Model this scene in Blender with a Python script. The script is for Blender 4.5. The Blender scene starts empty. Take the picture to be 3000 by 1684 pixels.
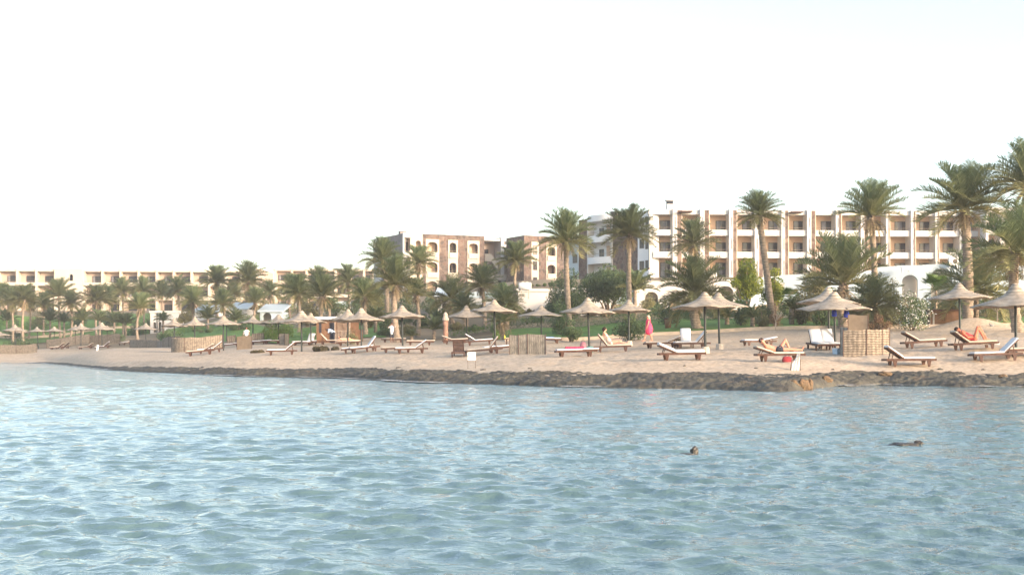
import bpy, bmesh, math, random
import numpy as np
from mathutils import Vector, Matrix, Euler, noise
R = math.radians
sc = bpy.context.scene
# ------------------------------------------------------------ camera, sky, sun, exposure
F = 3500.0; H = 1.25; HY = 1032.0; CX = 1500.0        # focal length, eye height, horizon, centre (3000 px wide photograph)
cam_d = bpy.data.cameras.new('camera'); cam = bpy.data.objects.new('camera', cam_d)
sc.collection.objects.link(cam); sc.camera = cam
cam.location = (0, 0, H); cam.rotation_euler = (R(90), 0, 0)
cam_d.sensor_width = 36; cam_d.lens = 36 * F / 3000; cam_d.shift_y = (HY - 842) / 3000
cam_d.clip_start = .1; cam_d.clip_end = 9000
SUN_AZ = 52; SUN_EL = 13                                # azimuth: degrees to the right of straight behind the camera
sd = Vector((math.sin(R(SUN_AZ)) * math.cos(R(SUN_EL)), -math.cos(R(SUN_AZ)) * math.cos(R(SUN_EL)), math.sin(R(SUN_EL))))
w = bpy.data.worlds.new('World'); sc.world = w; w.use_nodes = True
nt = w.node_tree; bg = nt.nodes['Background']
sky = nt.nodes.new('ShaderNodeTexSky'); sky.sky_type = 'NISHITA'; sky.sun_disc = False
sky.sun_elevation = R(SUN_EL); sky.sun_rotation = math.atan2(sd.x, sd.y)
sky.air_density = 1.0; sky.dust_density = 2.5; sky.ozone_density = .6
hs = nt.nodes.new('ShaderNodeHueSaturation'); hs.inputs['Saturation'].default_value = .88   # milky evening air
nt.links.new(sky.outputs[0], hs.inputs['Color']); nt.links.new(hs.outputs[0], bg.inputs[0]); bg.inputs[1].default_value = .15
sun_d = bpy.data.lights.new('sun', 'SUN'); sun_d.energy = 2.0; sun_d.angle = R(8); sun_d.color = (1, .78, .60)
sun = bpy.data.objects.new('sun', sun_d); sc.collection.objects.link(sun)
sun.rotation_euler = sd.to_track_quat('Z', 'Y').to_euler()
sc.view_settings.view_transform = 'Standard'; sc.view_settings.look = 'None'
sc.view_settings.gamma = 1; sc.view_settings.exposure = 1.8
sc.render.engine = 'CYCLES'
sc.cycles.max_bounces = 6; sc.cycles.transparent_max_bounces = 8; sc.cycles.volume_bounces = 0

# ------------------------------------------------------------ helpers
C = sc.collection
def wp(px, py, D): return Vector(((px - CX) / F * D, D, H + (HY - py) / F * D))
def tag(o, label=None, cat=None, group=None, kind=None):
    if label: o['label'] = label
    if cat: o['category'] = cat
    if group: o['group'] = group
    if kind: o['kind'] = kind
    return o
def empty(name, loc, rz=0, label=None, cat=None, group=None, s=1):
    o = bpy.data.objects.new(name, None); C.objects.link(o); o.location = loc; o.rotation_euler = (0, 0, rz)
    o.scale = (s, s, s); o.empty_display_size = .3
    return tag(o, label, cat, group)
def link(name, me, parent=None):
    o = bpy.data.objects.new(name, me); C.objects.link(o)
    if parent: o.parent = parent
    return o
class MB:
    def __init__(s): s.v = []; s.f = []; s.a = []; s.m = Matrix.Identity(4)
    def vert(s, p, a=0.): s.v.append(tuple(s.m @ Vector(p))); s.a.append(a); return len(s.v) - 1
    def box(s, x0, x1, y0, y1, z0, z1, a=0.):
        i = len(s.v)
        for p in ((x0,y0,z0),(x1,y0,z0),(x1,y1,z0),(x0,y1,z0),(x0,y0,z1),(x1,y0,z1),(x1,y1,z1),(x0,y1,z1)): s.vert(p, a)
        for f in ((0,3,2,1),(4,5,6,7),(0,1,5,4),(1,2,6,5),(2,3,7,6),(3,0,4,7)): s.f.append(tuple(i+k for k in f))
    def bar(s, p, q, w, h=None, a=0.):
        h = h or w; p = Vector(p); q = Vector(q); d = (q-p); L = d.length; d.normalize()
        up = Vector((0,0,1)) if abs(d.z) < .95 else Vector((0,1,0))
        sx = d.cross(up).normalized() * w/2; sz = sx.cross(d).normalized() * h/2
        i = len(s.v)
        for b in (p, q):
            for k in ((-1,-1),(1,-1),(1,1),(-1,1)): s.vert(b + sx*k[0] + sz*k[1], a)
        for f in ((0,1,2,3),(7,6,5,4),(0,4,5,1),(1,5,6,2),(2,6,7,3),(3,7,4,0)): s.f.append(tuple(i+k for k in f))
    def tube(s, pts, rad, n=8, a=0., cap=True):
        pts = [Vector(p) for p in pts]; rings = []
        if not hasattr(rad, '__len__'): rad = [rad]*len(pts)
        ref = None
        for k, p in enumerate(pts):
            d = (pts[min(k+1, len(pts)-1)] - pts[max(k-1, 0)])
            if d.length < 1e-9: d = Vector((0,0,1))
            d.normalize()
            if ref is None: ref = Vector((1,0,0)) if abs(d.x) < .8 else Vector((0,1,0))
            x = (ref - d*ref.dot(d)).normalized(); ref = x; y = d.cross(x)
            rings.append([s.vert(p + (x*math.cos(2*math.pi*t/n) + y*math.sin(2*math.pi*t/n))*rad[k], a) for t in range(n)])
        for A, B in zip(rings, rings[1:]):
            for t in range(n): s.f.append((A[t], A[(t+1)%n], B[(t+1)%n], B[t]))
        if cap: s.f.append(tuple(rings[0][::-1])); s.f.append(tuple(rings[-1]))
    def ell(s, c, r, n=10, m=7, a=0.):
        c = Vector(c); r = r if hasattr(r, '__len__') else (r,r,r)
        i0 = s.vert(c + Vector((0,0,-r[2])), a); rings = []
        for k in range(1, m):
            t = -math.pi/2 + math.pi*k/m
            rings.append([s.vert(c + Vector((r[0]*math.cos(t)*math.cos(2*math.pi*j/n), r[1]*math.cos(t)*math.sin(2*math.pi*j/n), r[2]*math.sin(t))), a) for j in range(n)])
        i1 = s.vert(c + Vector((0,0,r[2])), a)
        for j in range(n):
            s.f.append((i0, rings[0][(j+1)%n], rings[0][j])); s.f.append((i1, rings[-1][j], rings[-1][(j+1)%n]))
        for A, B in zip(rings, rings[1:]):
            for j in range(n): s.f.append((A[j], A[(j+1)%n], B[(j+1)%n], B[j]))
    def cap(s, p, q, r0, r1, n=10):                     # tapered capsule
        p = Vector(p); q = Vector(q); d = (q-p); L = max(d.length, 1e-6); d = d/L
        pts = []; rr = []
        for t in (-90, -60, -30): pts.append(p + d*r0*math.sin(R(t))); rr.append(max(r0*math.cos(R(t)), 1e-4))
        for t in (0, .5, 1): pts.append(p + d*L*t); rr.append(r0 + (r1-r0)*t)
        for t in (30, 60, 90): pts.append(q + d*r1*math.sin(R(t))); rr.append(max(r1*math.cos(R(t)), 1e-4))
        s.tube(pts, rr, n)
    def archwall(s, x0, x1, z0, z1, ax0, ax1, az0, spring, y, th, n=10, flat=1.0):
        """wall x0..x1, z0..z1 between y and y+th with an arched hole ax0..ax1 from az0, springing at spring"""
        cx = (ax0+ax1)/2; r = (ax1-ax0)/2; h = r*flat
        arc = [(cx - r*math.cos(math.pi*k/n), spring + h*math.sin(math.pi*k/n)) for k in range(n+1)]
        hole = [(ax0, az0)] + arc + [(ax1, az0)]
        outer = [(x0, az0), (x0, spring)]
        for k in range(1, n):
            px = x0 + (x1-x0)*k/n; outer.append((px, z1))
        outer += [(x1, spring), (x1, az0)]
        outer[1] = (x0, spring)
        # corner handling: first and last arc segment go through the wall's top corners
        o = [(x0, az0), (x0, z1)] + [(x0 + (x1-x0)*k/n, z1) for k in range(1, n)] + [(x1, z1), (x1, az0)]
        for yy, fl in ((y, 0), (y+th, 1)):
            a = [s.vert((p[0], yy, p[1])) for p in hole]; b = [s.vert((p[0], yy, p[1])) for p in o]
            for k in range(len(a)-1):
                f = (a[k], a[k+1], b[k+1], b[k]); s.f.append(f if fl else f[::-1])
            if fl: B2 = (a, b)
            else: B1 = (a, b)
        for k in range(len(hole)-1):
            s.f.append((B1[0][k], B1[0][k+1], B2[0][k+1], B2[0][k])); s.f.append((B2[1][k], B2[1][k+1], B1[1][k+1], B1[1][k]))
        if az0 > z0 + 1e-4: s.box(x0, x1, y, y+th, z0, az0)
    def mesh(s, name, m, smooth=False):
        me = bpy.data.meshes.new(name); me.from_pydata(s.v, [], s.f)
        if m: me.materials.append(m)
        if any(s.a):
            at = me.attributes.new('tint', 'FLOAT', 'POINT'); at.data.foreach_set('value', s.a)
        if smooth: me.polygons.foreach_set('use_smooth', [True]*len(me.polygons))
        me.update(); return me
    def build(s, name, m, parent=None, smooth=False): return link(name, s.mesh(name, m, smooth), parent)

# ------------------------------------------------------------ materials
MATS = {}
def mat(name, col, rough=.8, var=.12, scale=4., bump=0., bscale=None, col2=None, spec=.3, coords='Object', stretch=None, trans=0., hue2scale=None):
    if name in MATS: return MATS[name]
    m = bpy.data.materials.new(name); m.use_nodes = True; t = m.node_tree; N = t.nodes; L = t.links
    b = N['Principled BSDF']; b.inputs['Roughness'].default_value = rough; b.inputs['Specular IOR Level'].default_value = spec
    tc = N.new('ShaderNodeTexCoord'); mp = N.new('ShaderNodeMapping'); L.new(tc.outputs[coords], mp.inputs[0])
    if stretch: mp.inputs['Scale'].default_value = stretch
    n1 = N.new('ShaderNodeTexNoise'); n1.inputs['Scale'].default_value = scale; n1.inputs['Detail'].default_value = 6; L.new(mp.outputs[0], n1.inputs[0])
    mx = N.new('ShaderNodeMix'); mx.data_type = 'RGBA'
    c1 = col; c2 = col2 or tuple(max(0, c*(1-2*var)) for c in col)
    mx.inputs[6].default_value = (*c2, 1); mx.inputs[7].default_value = (*c1, 1)
    rmp = N.new('ShaderNodeMapRange'); rmp.inputs[1].default_value = .32; rmp.inputs[2].default_value = .62; L.new(n1.outputs[0], rmp.inputs[0])
    L.new(rmp.outputs[0], mx.inputs[0]); L.new(mx.outputs[2], b.inputs['Base Color'])
    if bump:
        n2 = N.new('ShaderNodeTexNoise'); n2.inputs['Scale'].default_value = bscale or scale*3; n2.inputs['Detail'].default_value = 5; L.new(mp.outputs[0], n2.inputs[0])
        bp = N.new('ShaderNodeBump'); bp.inputs['Strength'].default_value = 1; bp.inputs['Distance'].default_value = bump
        L.new(n2.outputs[0], bp.inputs['Height']); L.new(bp.outputs[0], b.inputs['Normal'])
    m['mix'] = mx.name; MATS[name] = m; return m
def leafmat(name, c_young, c_old, trans=.3):
    m = bpy.data.materials.new(name); m.use_nodes = True; t = m.node_tree; N = t.nodes; L = t.links
    b = N['Principled BSDF']; b.inputs['Roughness'].default_value = .55; b.inputs['Specular IOR Level'].default_value = .35
    at = N.new('ShaderNodeAttribute'); at.attribute_name = 'tint'
    oi = N.new('ShaderNodeObjectInfo')
    mx = N.new('ShaderNodeMix'); mx.data_type = 'RGBA'; mx.inputs[6].default_value = (*c_young, 1); mx.inputs[7].default_value = (*c_old, 1)
    L.new(at.outputs['Fac'], mx.inputs[0])
    hs = N.new('ShaderNodeHueSaturation'); mr = N.new('ShaderNodeMapRange'); mr.inputs[3].default_value = .75; mr.inputs[4].default_value = 1.3
    L.new(oi.outputs['Random'], mr.inputs[0]); L.new(mr.outputs[0], hs.inputs['Value']); L.new(mx.outputs[2], hs.inputs['Color'])
    L.new(hs.outputs[0], b.inputs['Base Color'])
    tr = N.new('ShaderNodeBsdfTranslucent'); L.new(hs.outputs[0], tr.inputs[0]); ms = N.new('ShaderNodeMixShader'); ms.inputs[0].default_value = trans
    out = N['Material Output']; L.new(b.outputs[0], ms.inputs[1]); L.new(tr.outputs[0], ms.inputs[2]); L.new(ms.outputs[0], out.inputs[0])
    MATS[name] = m; return m
def stonemat(name, cols, scale, mortar):
    m = bpy.data.materials.new(name); m.use_nodes = True; t = m.node_tree; N = t.nodes; L = t.links
    b = N['Principled BSDF']; b.inputs['Roughness'].default_value = .9
    tc = N.new('ShaderNodeTexCoord'); v = N.new('ShaderNodeTexVoronoi'); v.inputs['Scale'].default_value = scale; L.new(tc.outputs['Object'], v.inputs[0])
    ve = N.new('ShaderNodeTexVoronoi'); ve.feature = 'DISTANCE_TO_EDGE'; ve.inputs['Scale'].default_value = scale; L.new(tc.outputs['Object'], ve.inputs[0])
    cr = N.new('ShaderNodeValToRGB'); e = cr.color_ramp.elements; e[0].color = (*cols[0], 1); e[1].color = (*cols[-1], 1)
    for k, c in enumerate(cols[1:-1]): q = e.new((k+1)/(len(cols)-1)); q.color = (*c, 1)
    sp = N.new('ShaderNodeSeparateColor'); L.new(v.outputs['Color'], sp.inputs[0]); L.new(sp.outputs[0], cr.inputs[0])
    lt = N.new('ShaderNodeMath'); lt.operation = 'LESS_THAN'; lt.inputs[1].default_value = .05; L.new(ve.outputs['Distance'], lt.inputs[0])
    mx = N.new('ShaderNodeMix'); mx.data_type = 'RGBA'; L.new(lt.outputs[0], mx.inputs[0]); L.new(cr.outputs[0], mx.inputs[6]); mx.inputs[7].default_value = (*mortar, 1)
    L.new(mx.outputs[2], b.inputs['Base Color'])
    bp = N.new('ShaderNodeBump'); bp.inputs['Distance'].default_value = .05; L.new(ve.outputs['Distance'], bp.inputs['Height']); L.new(bp.outputs[0], b.inputs['Normal'])
    MATS[name] = m; return m
def stripes(m, scale, dist, direction='Z', kind='BANDS', amt=.35, axis_coords='Object', bump=.02):
    """multiply a wave pattern (weave, slats, rings) into a material's colour and bump"""
    t = m.node_tree; N = t.nodes; L = t.links; b = N['Principled BSDF']
    tc = N.new('ShaderNodeTexCoord'); wv = N.new('ShaderNodeTexWave'); wv.wave_type = kind
    if kind == 'BANDS': wv.bands_direction = direction
    else: wv.rings_direction = direction
    wv.inputs['Scale'].default_value = scale; wv.inputs['Distortion'].default_value = dist; wv.inputs['Detail'].default_value = 2; wv.inputs['Detail Scale'].default_value = 2
    L.new(tc.outputs[axis_coords], wv.inputs[0])
    src = b.inputs['Base Color'].links[0].from_socket
    mr = N.new('ShaderNodeMapRange'); mr.inputs[3].default_value = 1-amt; mr.inputs[4].default_value = 1+amt*.3; L.new(wv.outputs['Fac'], mr.inputs[0])
    vm = N.new('ShaderNodeVectorMath'); vm.operation = 'SCALE'; L.new(src, vm.inputs[0]); L.new(mr.outputs[0], vm.inputs['Scale'])
    L.new(vm.outputs[0], b.inputs['Base Color'])
    if bump and not b.inputs['Normal'].links:
        bp = N.new('ShaderNodeBump'); bp.inputs['Distance'].default_value = bump; L.new(wv.outputs['Fac'], bp.inputs['Height']); L.new(bp.outputs[0], b.inputs['Normal'])
    return m
M_reed = stripes(mat('woven_reed', (.42,.36,.295), .9, .2, 6, .02, 30), 4.5, 1.5, 'Z', 'RINGS', .42)
M_reedu = mat('reed_underside', (.30,.24,.19), .95, .2, 8)
M_pole = mat('dark_painted_pole', (.035,.045,.045), .5, .15, 3)
M_conc = mat('concrete_block', (.45,.40,.35), .95, .1, 12, .01)
M_wood = stripes(mat('red_brown_wood', (.095,.043,.03), .6, .2, 6), 9, 2, 'X', 'BANDS', .2, bump=0)
M_woodd = mat('dark_brown_wood', (.10,.055,.045), .65, .2, 6)
M_cush = mat('white_cushion', (.60,.61,.64), .9, .05, 3, .01)
M_cream = mat('cream_cushion', (.48,.43,.37), .9, .06, 3, .01)
M_white = mat('white_plaster', (.56,.545,.53), .9, .05, .35, .004, 20)
M_wing = mat('lightened_wing_plaster', (.74,.75,.77), .9, .04, .35, .004, 20)  # white plaster lightened to brighten the wing turned from the sun
M_blue = mat('blue_white_shade_plaster', (.42,.50,.56), .9, .06, .4, .004, 20)  # bluish shade put into the white walls' colour; blue-white roofs share it
M_yel = mat('cream_plaster', (.54,.475,.40), .9, .05, .35)
M_peach = mat('peach_plaster', (.62,.44,.31), .9, .05, .5)
M_pink = mat('pink_shade_plaster', (.44,.345,.29), .9, .05, .5)  # recess shade put into the colour, darker and pinker than the lit piers
M_stone = stonemat('brown_stone_facing', [(.085,.055,.045),(.15,.095,.075),(.065,.05,.043),(.21,.15,.12)], 1.7, (.16,.125,.105))
M_gstone = stonemat('grey_shade_stone', [(.17,.15,.15),(.24,.21,.21),(.15,.13,.13)], 2.2, (.2,.18,.17))  # shadowed side of the stone building, grey shade put into the colours
M_glass = mat('dark_window_glass', (.035,.035,.045), .12, .2, 1.0, spec=.5)
M_cloth = mat('window_curtain', (.28,.28,.30), .8, .2, 2)
M_frame = mat('window_frame', (.10,.075,.06), .6)
M_rail = mat('railing_metal', (.30,.24,.19), .5)
M_palm = leafmat('palm_leaf', (.125,.165,.08), (.26,.23,.10), .38)
M_dead = leafmat('dry_palm_leaf', (.21,.16,.09), (.28,.22,.13))
M_leafd = leafmat('dark_leaf', (.045,.08,.035), (.11,.155,.065))
M_leafb = leafmat('bright_leaf', (.07,.15,.035), (.17,.24,.05))
M_leafy = leafmat('yellow_green_leaf', (.06,.12,.02), (.34,.36,.03))
M_leafo = leafmat('olive_leaf', (.09,.10,.045), (.20,.18,.08))
M_leafr = leafmat('brown_red_leaf', (.16,.08,.05), (.22,.16,.08))
M_flower = mat('white_petals', (.8,.8,.78), .8)
M_trunk = stripes(mat('palm_bark', (.34,.27,.21), .95, .22, 5, .03, 9), 2.6, 1.5, 'Z', 'BANDS', .4, bump=.03)
M_bark = mat('bark', (.20,.15,.11), .95, .25, 8, .02)
M_skin = mat('skin', (.62,.34,.25), .55, .04, 8)
M_skint = mat('tanned_skin', (.50,.23,.16), .55, .04, 8)
M_skind = mat('brown_skin', (.20,.11,.075), .55, .04, 8)
def plain(n, c, r=.85): return mat(n, c, r, .08, 12)
M_hair = plain('dark_hair', (.03,.02,.015)); M_blond = plain('blond_hair', (.60,.50,.36))
M_pinkd = plain('pink_fabric', (.75,.06,.14)); M_redf = plain('red_fabric', (.62,.07,.08)); M_wsh = plain('white_shirt', (.8,.8,.82))
M_bsh = plain('light_blue_shirt', (.42,.52,.68)); M_dark = plain('dark_fabric', (.03,.035,.05)); M_bluef = plain('bright_blue_fabric', (.04,.07,.50))
M_teal = plain('teal_plastic', (.10,.25,.24), .5); M_towel = plain('white_towel', (.78,.77,.76))
M_tank = plain('white_tank', (.75,.75,.75), .5); M_ply = stripes(mat('plywood_lit_reed', (.50,.35,.23), .9, .10, 3), 14, .8, 'X', 'BANDS', .12, bump=0)  # plywood board; on reed panels the orange sunlight is put into the colour
M_reedw = stripes(stripes(mat('reed_screen', (.35,.29,.23), .95, .2, 5, .02, 20), 1.6, 3, 'X', 'BANDS', .3, bump=0), 2.9, 2.5, 'Z', 'BANDS', .5, bump=0)
M_reedg = stripes(mat('grey_reed_screen', (.30,.27,.235), .95, .2, 4, .02, 20), 3.2, 2.5, 'X', 'BANDS', .4, bump=0)
M_hutw = stripes(mat('orange_brown_boards', (.22,.12,.07), .8, .15, 3), 5, .6, 'X', 'BANDS', .3, bump=0)
M_weed = leafmat('dry_seaweed', (.06,.055,.03), (.16,.13,.07))

# ------------------------------------------------------------ tables of the beach (photo pixels)
# umbrella: apex px, apex py, base px, base py, width px, rim py, label
UMB = [
(-6,966,-4,1024,74,984,'reed parasol cut by the left picture edge, beside the beige reed wall'),
(44,950,45,1018,70,970,'reed parasol rising over the left end of the long beige reed wall'),
(58,958,58,1012,56,976,'small far reed parasol peeking out low behind the second parasol from the left edge'),
(108,957,113,1019,54,972,'thin-poled reed parasol standing in the gap between two beige reed walls at far left'),
(159,956,159,1017,64,972,'reed parasol behind the wall, above the pair of raised loungers at far left'),
(221,951,222,1010,56,969,'small reed parasol half hidden behind a yellower one at far left'),
(237,946,237,1014,64,966,'yellowish reed parasol in front of its small twin at far left'),
(298,944,299,1014,74,966,'reed parasol with a dark pole between the right loungers of the far left group'),
(314,953,314,1010,54,968,'far reed parasol mostly hidden behind the one over the far left loungers'),
(427,946,427,1012,76,966,'lone reed parasol left of the small white arched house'),
(510,931,511,1012,76,957,'reed parasol right in front of the small white arched house'),
(570,927,571,1017,74,954,'reed parasol whose pole drops behind the big curved reed wall'),
(654,924,655,1028,102,951,'wide reed parasol standing at the right end of the curved reed wall'),
(664,933,664,1006,72,954,'far reed parasol behind the wide one at the end of the curved reed wall'),
(741,924,741,1006,80,948,'reed parasol just right of the man behind the plywood board'),
(816,921,816,1004,108,949,'grey broad reed parasol between the plywood board and the striped upright panel'),
(883,909,884,1029,138,945,'large reed parasol left of the kiosk, long pole standing beside a white lounger'),
(910,916,911,1015,96,946,'reed parasol half hidden behind the large one left of the kiosk'),
(1019,905,1019,1015,118,940,'reed parasol right in front of the wooden kiosk'),
(1058,901,1059,1015,134,942,'warm-lit reed parasol covering the right end of the kiosk'),
(1177,894,1180,1020,136,932,'reed parasol by the standing man in white, in front of a thick palm trunk'),
(1366,894,1368,990,120,931,'reed parasol set back just right of the carved post'),
(1448,877,1451,1022,138,915,'reed parasol above the brown raised lounger behind the white notice'),
(1586,895,1586,1002,136,927,'reed parasol standing behind the grey reed screen'),
(1722,871,1727,1028,160,919,'reed parasol with a teal foot, left of the seated dark-haired woman'),
(1842,877,1843,1017,128,914,'reed parasol between the seated woman and the walking woman in pink'),
(2064,855,2067,1034,194,904,'big reed parasol with a pale concrete foot right of the white lounger'),
(2104,857,2108,1017,176,901,'reed parasol tucked behind the big one with the concrete foot'),
(2427,841,2429,1006,182,891,'rear one of the two overlapping parasols by the woven enclosure'),
(2444,854,2447,1027,216,909,'front wide parasol of the overlapping two, white notice at its foot'),
(2810,829,2813,983,182,877,'reed parasol left of the thick palm trunk, brown wooden box behind it'),
(2974,830,2977,1028,246,901,'reed parasol cut by the right picture edge'),
]
# lounger: centre px, feet py, px per metre, heading deg (0 = head to the right), back angle, cushion, label
LNG = [
(168,1027,21.5,4,38,'c','left one of the two raised loungers at far left'),
(184,1024,21.2,4,38,'c','right one of the two raised loungers at far left'),
(252,1022,22,3,25,'c','dark lounger left of the far left pole, nearest the pole\'s left side'),
(302,1020,22.5,3,35,'w','lounger with raised white back right beside the far left pole'),
(365,1014,22,80,0,'c','tiny lounger seen end-on right of the far left reed walls'),
(413,1015,23,10,0,'c','small flat lounger in front of the grey reed wall left of the white arched house'),
(588,1038,40,8,28,'c','long pale lounger in front of the curved reed wall'),
(617,1031,38,12,33,'w','lounger with a blue white raised back behind the long pale one by the curved wall'),
(676,1012,30,2,0,'w','flat lounger left of the plywood board'),
(762,1012,30,2,0,'w','flat lounger coming out right of the plywood board'),
(796,1013,30,-2,0,'c','flat lounger left of the striped upright panel'),
(826,1037,44,8,40,'w','white lounger with raised back left of the long parasol pole, seaweed at its foot'),
(890,1012,34,3,0,'w','flat lounger behind the pole left of the kiosk'),
(906,1010,34,78,50,'w','lounger facing the sea with its pale blue back up, left of the kiosk'),
(968,1011,34,180,48,'c','lounger with its back raised to the left in front of the kiosk'),
(1022,1012,36,182,0,'c','flat lounger in front of the kiosk holding a sunbather'),
(1046,1030,45,8,0,'w','flat white lounger left of the one with a broad raised back'),
(1068,1029,45,20,48,'w','lounger with a broad raised white back in front of the warm-lit parasol'),
(1152,1010,34,2,0,'c','flat lounger in front of the standing man in white'),
(1165,1036,47,9,0,'c','flat lounger at the foot of the parasol pole near the man in white'),
(1205,1034,48,9,33,'w','lounger with a raised white back right of the pole near the man in white'),
(1231,1007,40,3,0,'c','long flat lounger behind, right of the man in white'),
(1334,1011,38,180,22,'c','brown lounger with its back slightly raised, in front of the carved post'),
(1404,1009,42,181,35,'w','lounger with a pale back raised to the left, beyond the brown ones'),
(1345,1042,53,268,58,'c','dark brown lounger turned away, its slatted back facing the sea'),
(1421,1041,53,3,48,'c','dark brown lounger with back raised to the right, behind the white notice'),
(1473,1035,52,188,0,'w','flat white lounger left of the grey reed screen'),
(1600,1014,43,185,0,'w','lounger sticking out right of the grey reed screen with a blue towel'),
(1688,1041,60,6,0,'w','flat lounger with a red towel left of the teal parasol foot'),
(1794,1034,54,178,52,'c','lounger of the seated dark-haired woman, slatted back to the left'),
(1940,1027,52,4,20,'c','lounger with a low raised back behind the thick white one'),
(2010,1015,52,86,62,'w','lounger facing the sea with an upright white back'),
(2026,1023,53,3,48,'w','lounger with its brown back raised to the right beside the concrete foot'),
(1996,1052,68,181,24,'W','thickly padded white lounger nearest the sea, left of the concrete foot'),
(2222,1022,50,12,10,'w','flat white lounger behind the man with dark trunks'),
(2283,1058,70,182,18,'c','lounger under the sunbathing man in dark trunks'),
(2398,1024,60,92,50,'w','left one of the white-backed pair left of the parasol pole'),
(2430,1025,60,90,50,'w','right one of the white-backed pair, at the parasol pole'),
(2662,1048,72,180,35,'w','red brown lounger with white pad just right of the woven enclosure'),
(2706,1019,62,181,32,'c','lounger behind the red brown one right of the woven enclosure'),
(2852,1018,66,180,38,'c','lounger under the reddish sunbather with raised knees'),
(2917,1053,71,0,42,'w','dark brown lounger at the right, back raised to the right'),
(3010,1050,70,0,0,'c','lounger cut by the right picture edge'),
]
CTRL = []                                              # control points of the sand: x, y, z
def ctrl(px, py, D, wgt=1.): p = wp(px, py, D); CTRL.append((p.x, p.y, p.z)); return p
for i, u in enumerate(UMB): ctrl(u[2], u[3], F / ((u[3]-u[1])/(2.9 if i > 8 else 3.2)))
for l in LNG: ctrl(l[0], l[1], F / l[2])
OTHERP = dict(lady=(1899,1001,78), behind_board=(722,1010,104), kiosk=(990,1000,104), standing=(1148,1002,102))
for p in OTHERP.values(): ctrl(*p)
for p in ((0,1025,160),(60,1023,159),(100,1022,158),(140,1020,171),(200,1019,170),(260,1018,169),(320,1017,165)): ctrl(*p)

# ------------------------------------------------------------ terrain
WX = [-600,0,130,200,300,400,500,700,1000,1200,1400,1600,1900,2100,2240,2310,2380,2450,2600,2800,3000,3600]
WY = [1061,1062,1063,1071,1082,1089,1093,1103,1108,1120,1125,1132,1138,1141,1146,1146,1139,1131,1128,1133,1134,1140]
WD = [F*H/(y-HY) for y in WY]
_wx = np.linspace(-1000, 4000, 1001); _wd = np.interp(_wx, WX, WD); _k = np.exp(-np.linspace(-2,2,25)**2); _k /= _k.sum()
WX, WD = list(_wx[12:-12]), list(np.convolve(_wd, _k, 'valid'))
RX = [-600,0,130,300,500,700,1000,1200,1600,2240,2500,2750,3000,3600]
RD = [160,152,146,92,77,67,64,55.5,48,45.3,47.5,47.5,46.3,44]
RZ = [.35,.35,.22,.22,.30,.36,.42,.45,.46,.46,.50,.50,.40,.4]
RD = list(np.convolve(np.interp(_wx, RX, RD), _k, 'valid')); RZ = list(np.interp(_wx, RX, RZ)[12:-12]); RX = WX
CXP = [-600, 0, 400, 800, 1200, 1600, 2000, 2400, 3000, 3600]
COLS = [
[(168,1.7),(185,2.6),(205,5.5),(232,8.5),(235,8.7),(262,10.3),(400,11)],
[(165,1.7),(182,2.6),(202,5.5),(229,8.5),(232,8.7),(260,10.3),(400,11)],
[(132,1.7),(150,2.3),(185,5.2),(222,8.3),(225,8.5),(260,10.3),(400,11)],
[(90,1.3),(112,2.3),(150,4.8),(197,7.8),(200,8.0),(262,10.4),(400,11)],
[(80,1.5),(105,2.4),(130,4.4),(150,6.0),(185,9.6),(196,11.2),(400,12)],
[(66,1.4),(84,2.6),(106,4.0),(130,5.6),(134,8.3),(165,11.3),(400,12)],
[(57,1.2),(83,2.7),(106,4.2),(129.6,5.6),(132,8.2),(160,11.3),(400,12)],
[(57,1.2),(83,2.8),(106,4.3),(130.2,5.8),(132.5,8.6),(162,11.4),(400,12)],
[(53,1.2),(80,2.9),(106,4.5),(127.5,5.9),(131.5,9.5),(163,11.5),(400,12)],
[(52,1.2),(80,2.9),(106,4.5),(127.5,5.9),(131.5,9.5),(163,11.5),(400,12)]]
def column(px):
    wd = np.interp(px, WX, WD); rd = np.interp(px, RX, RD); rz = np.interp(px, RX, RZ)
    k = int(np.clip(np.searchsorted(CXP, px) - 1, 0, len(CXP)-2)); t = float(np.clip((px-CXP[k])/(CXP[k+1]-CXP[k]), 0, 1)); t = t*t*(3-2*t)
    ds = [wd-12, wd-1.2, wd, max(rd, wd+1)]; zs = [-1.2, -.25, 0, rz]
    for a, b in zip(COLS[k], COLS[k+1]): ds.append(a[0]*(1-t)+b[0]*t); zs.append(a[1]*(1-t)+b[1]*t)
    return ds + [3000], zs + [12]
def base_z(px, D): ds, zs = column(px); return np.interp(D, ds, zs)
_cr = np.array(CTRL); _res = np.array([c[2] - base_z(CX + F*c[0]/c[1], c[1]) for c in CTRL])
def corr(x, y):
    x = np.asarray(x, float)[..., None]; y = np.asarray(y, float)[..., None]
    s = 1.3 + y*.022
    wgt = np.exp(-((x-_cr[:,0])**2 + (y-_cr[:,1])**2*.5)/(2*s*s))
    return (wgt*_res).sum(-1)/(wgt.sum(-1)+.12)
def keep(px, D): return np.clip((D - np.interp(px, RX, RD) - .2)/3.5, 0, 1)
def gz(x, y): return float(base_z(CX + F*x/y, y) + corr(x, y)*keep(CX + F*x/y, y))
def gp(px, D): x = (px-CX)/F*D; return Vector((x, D, gz(x, D)))
def ngrid(x, y, amp, sc_): return np.array([noise.noise((a*sc_, b*sc_, 3.3))*amp for a, b in zip(x.ravel(), y.ravel())]).reshape(x.shape)
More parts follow.
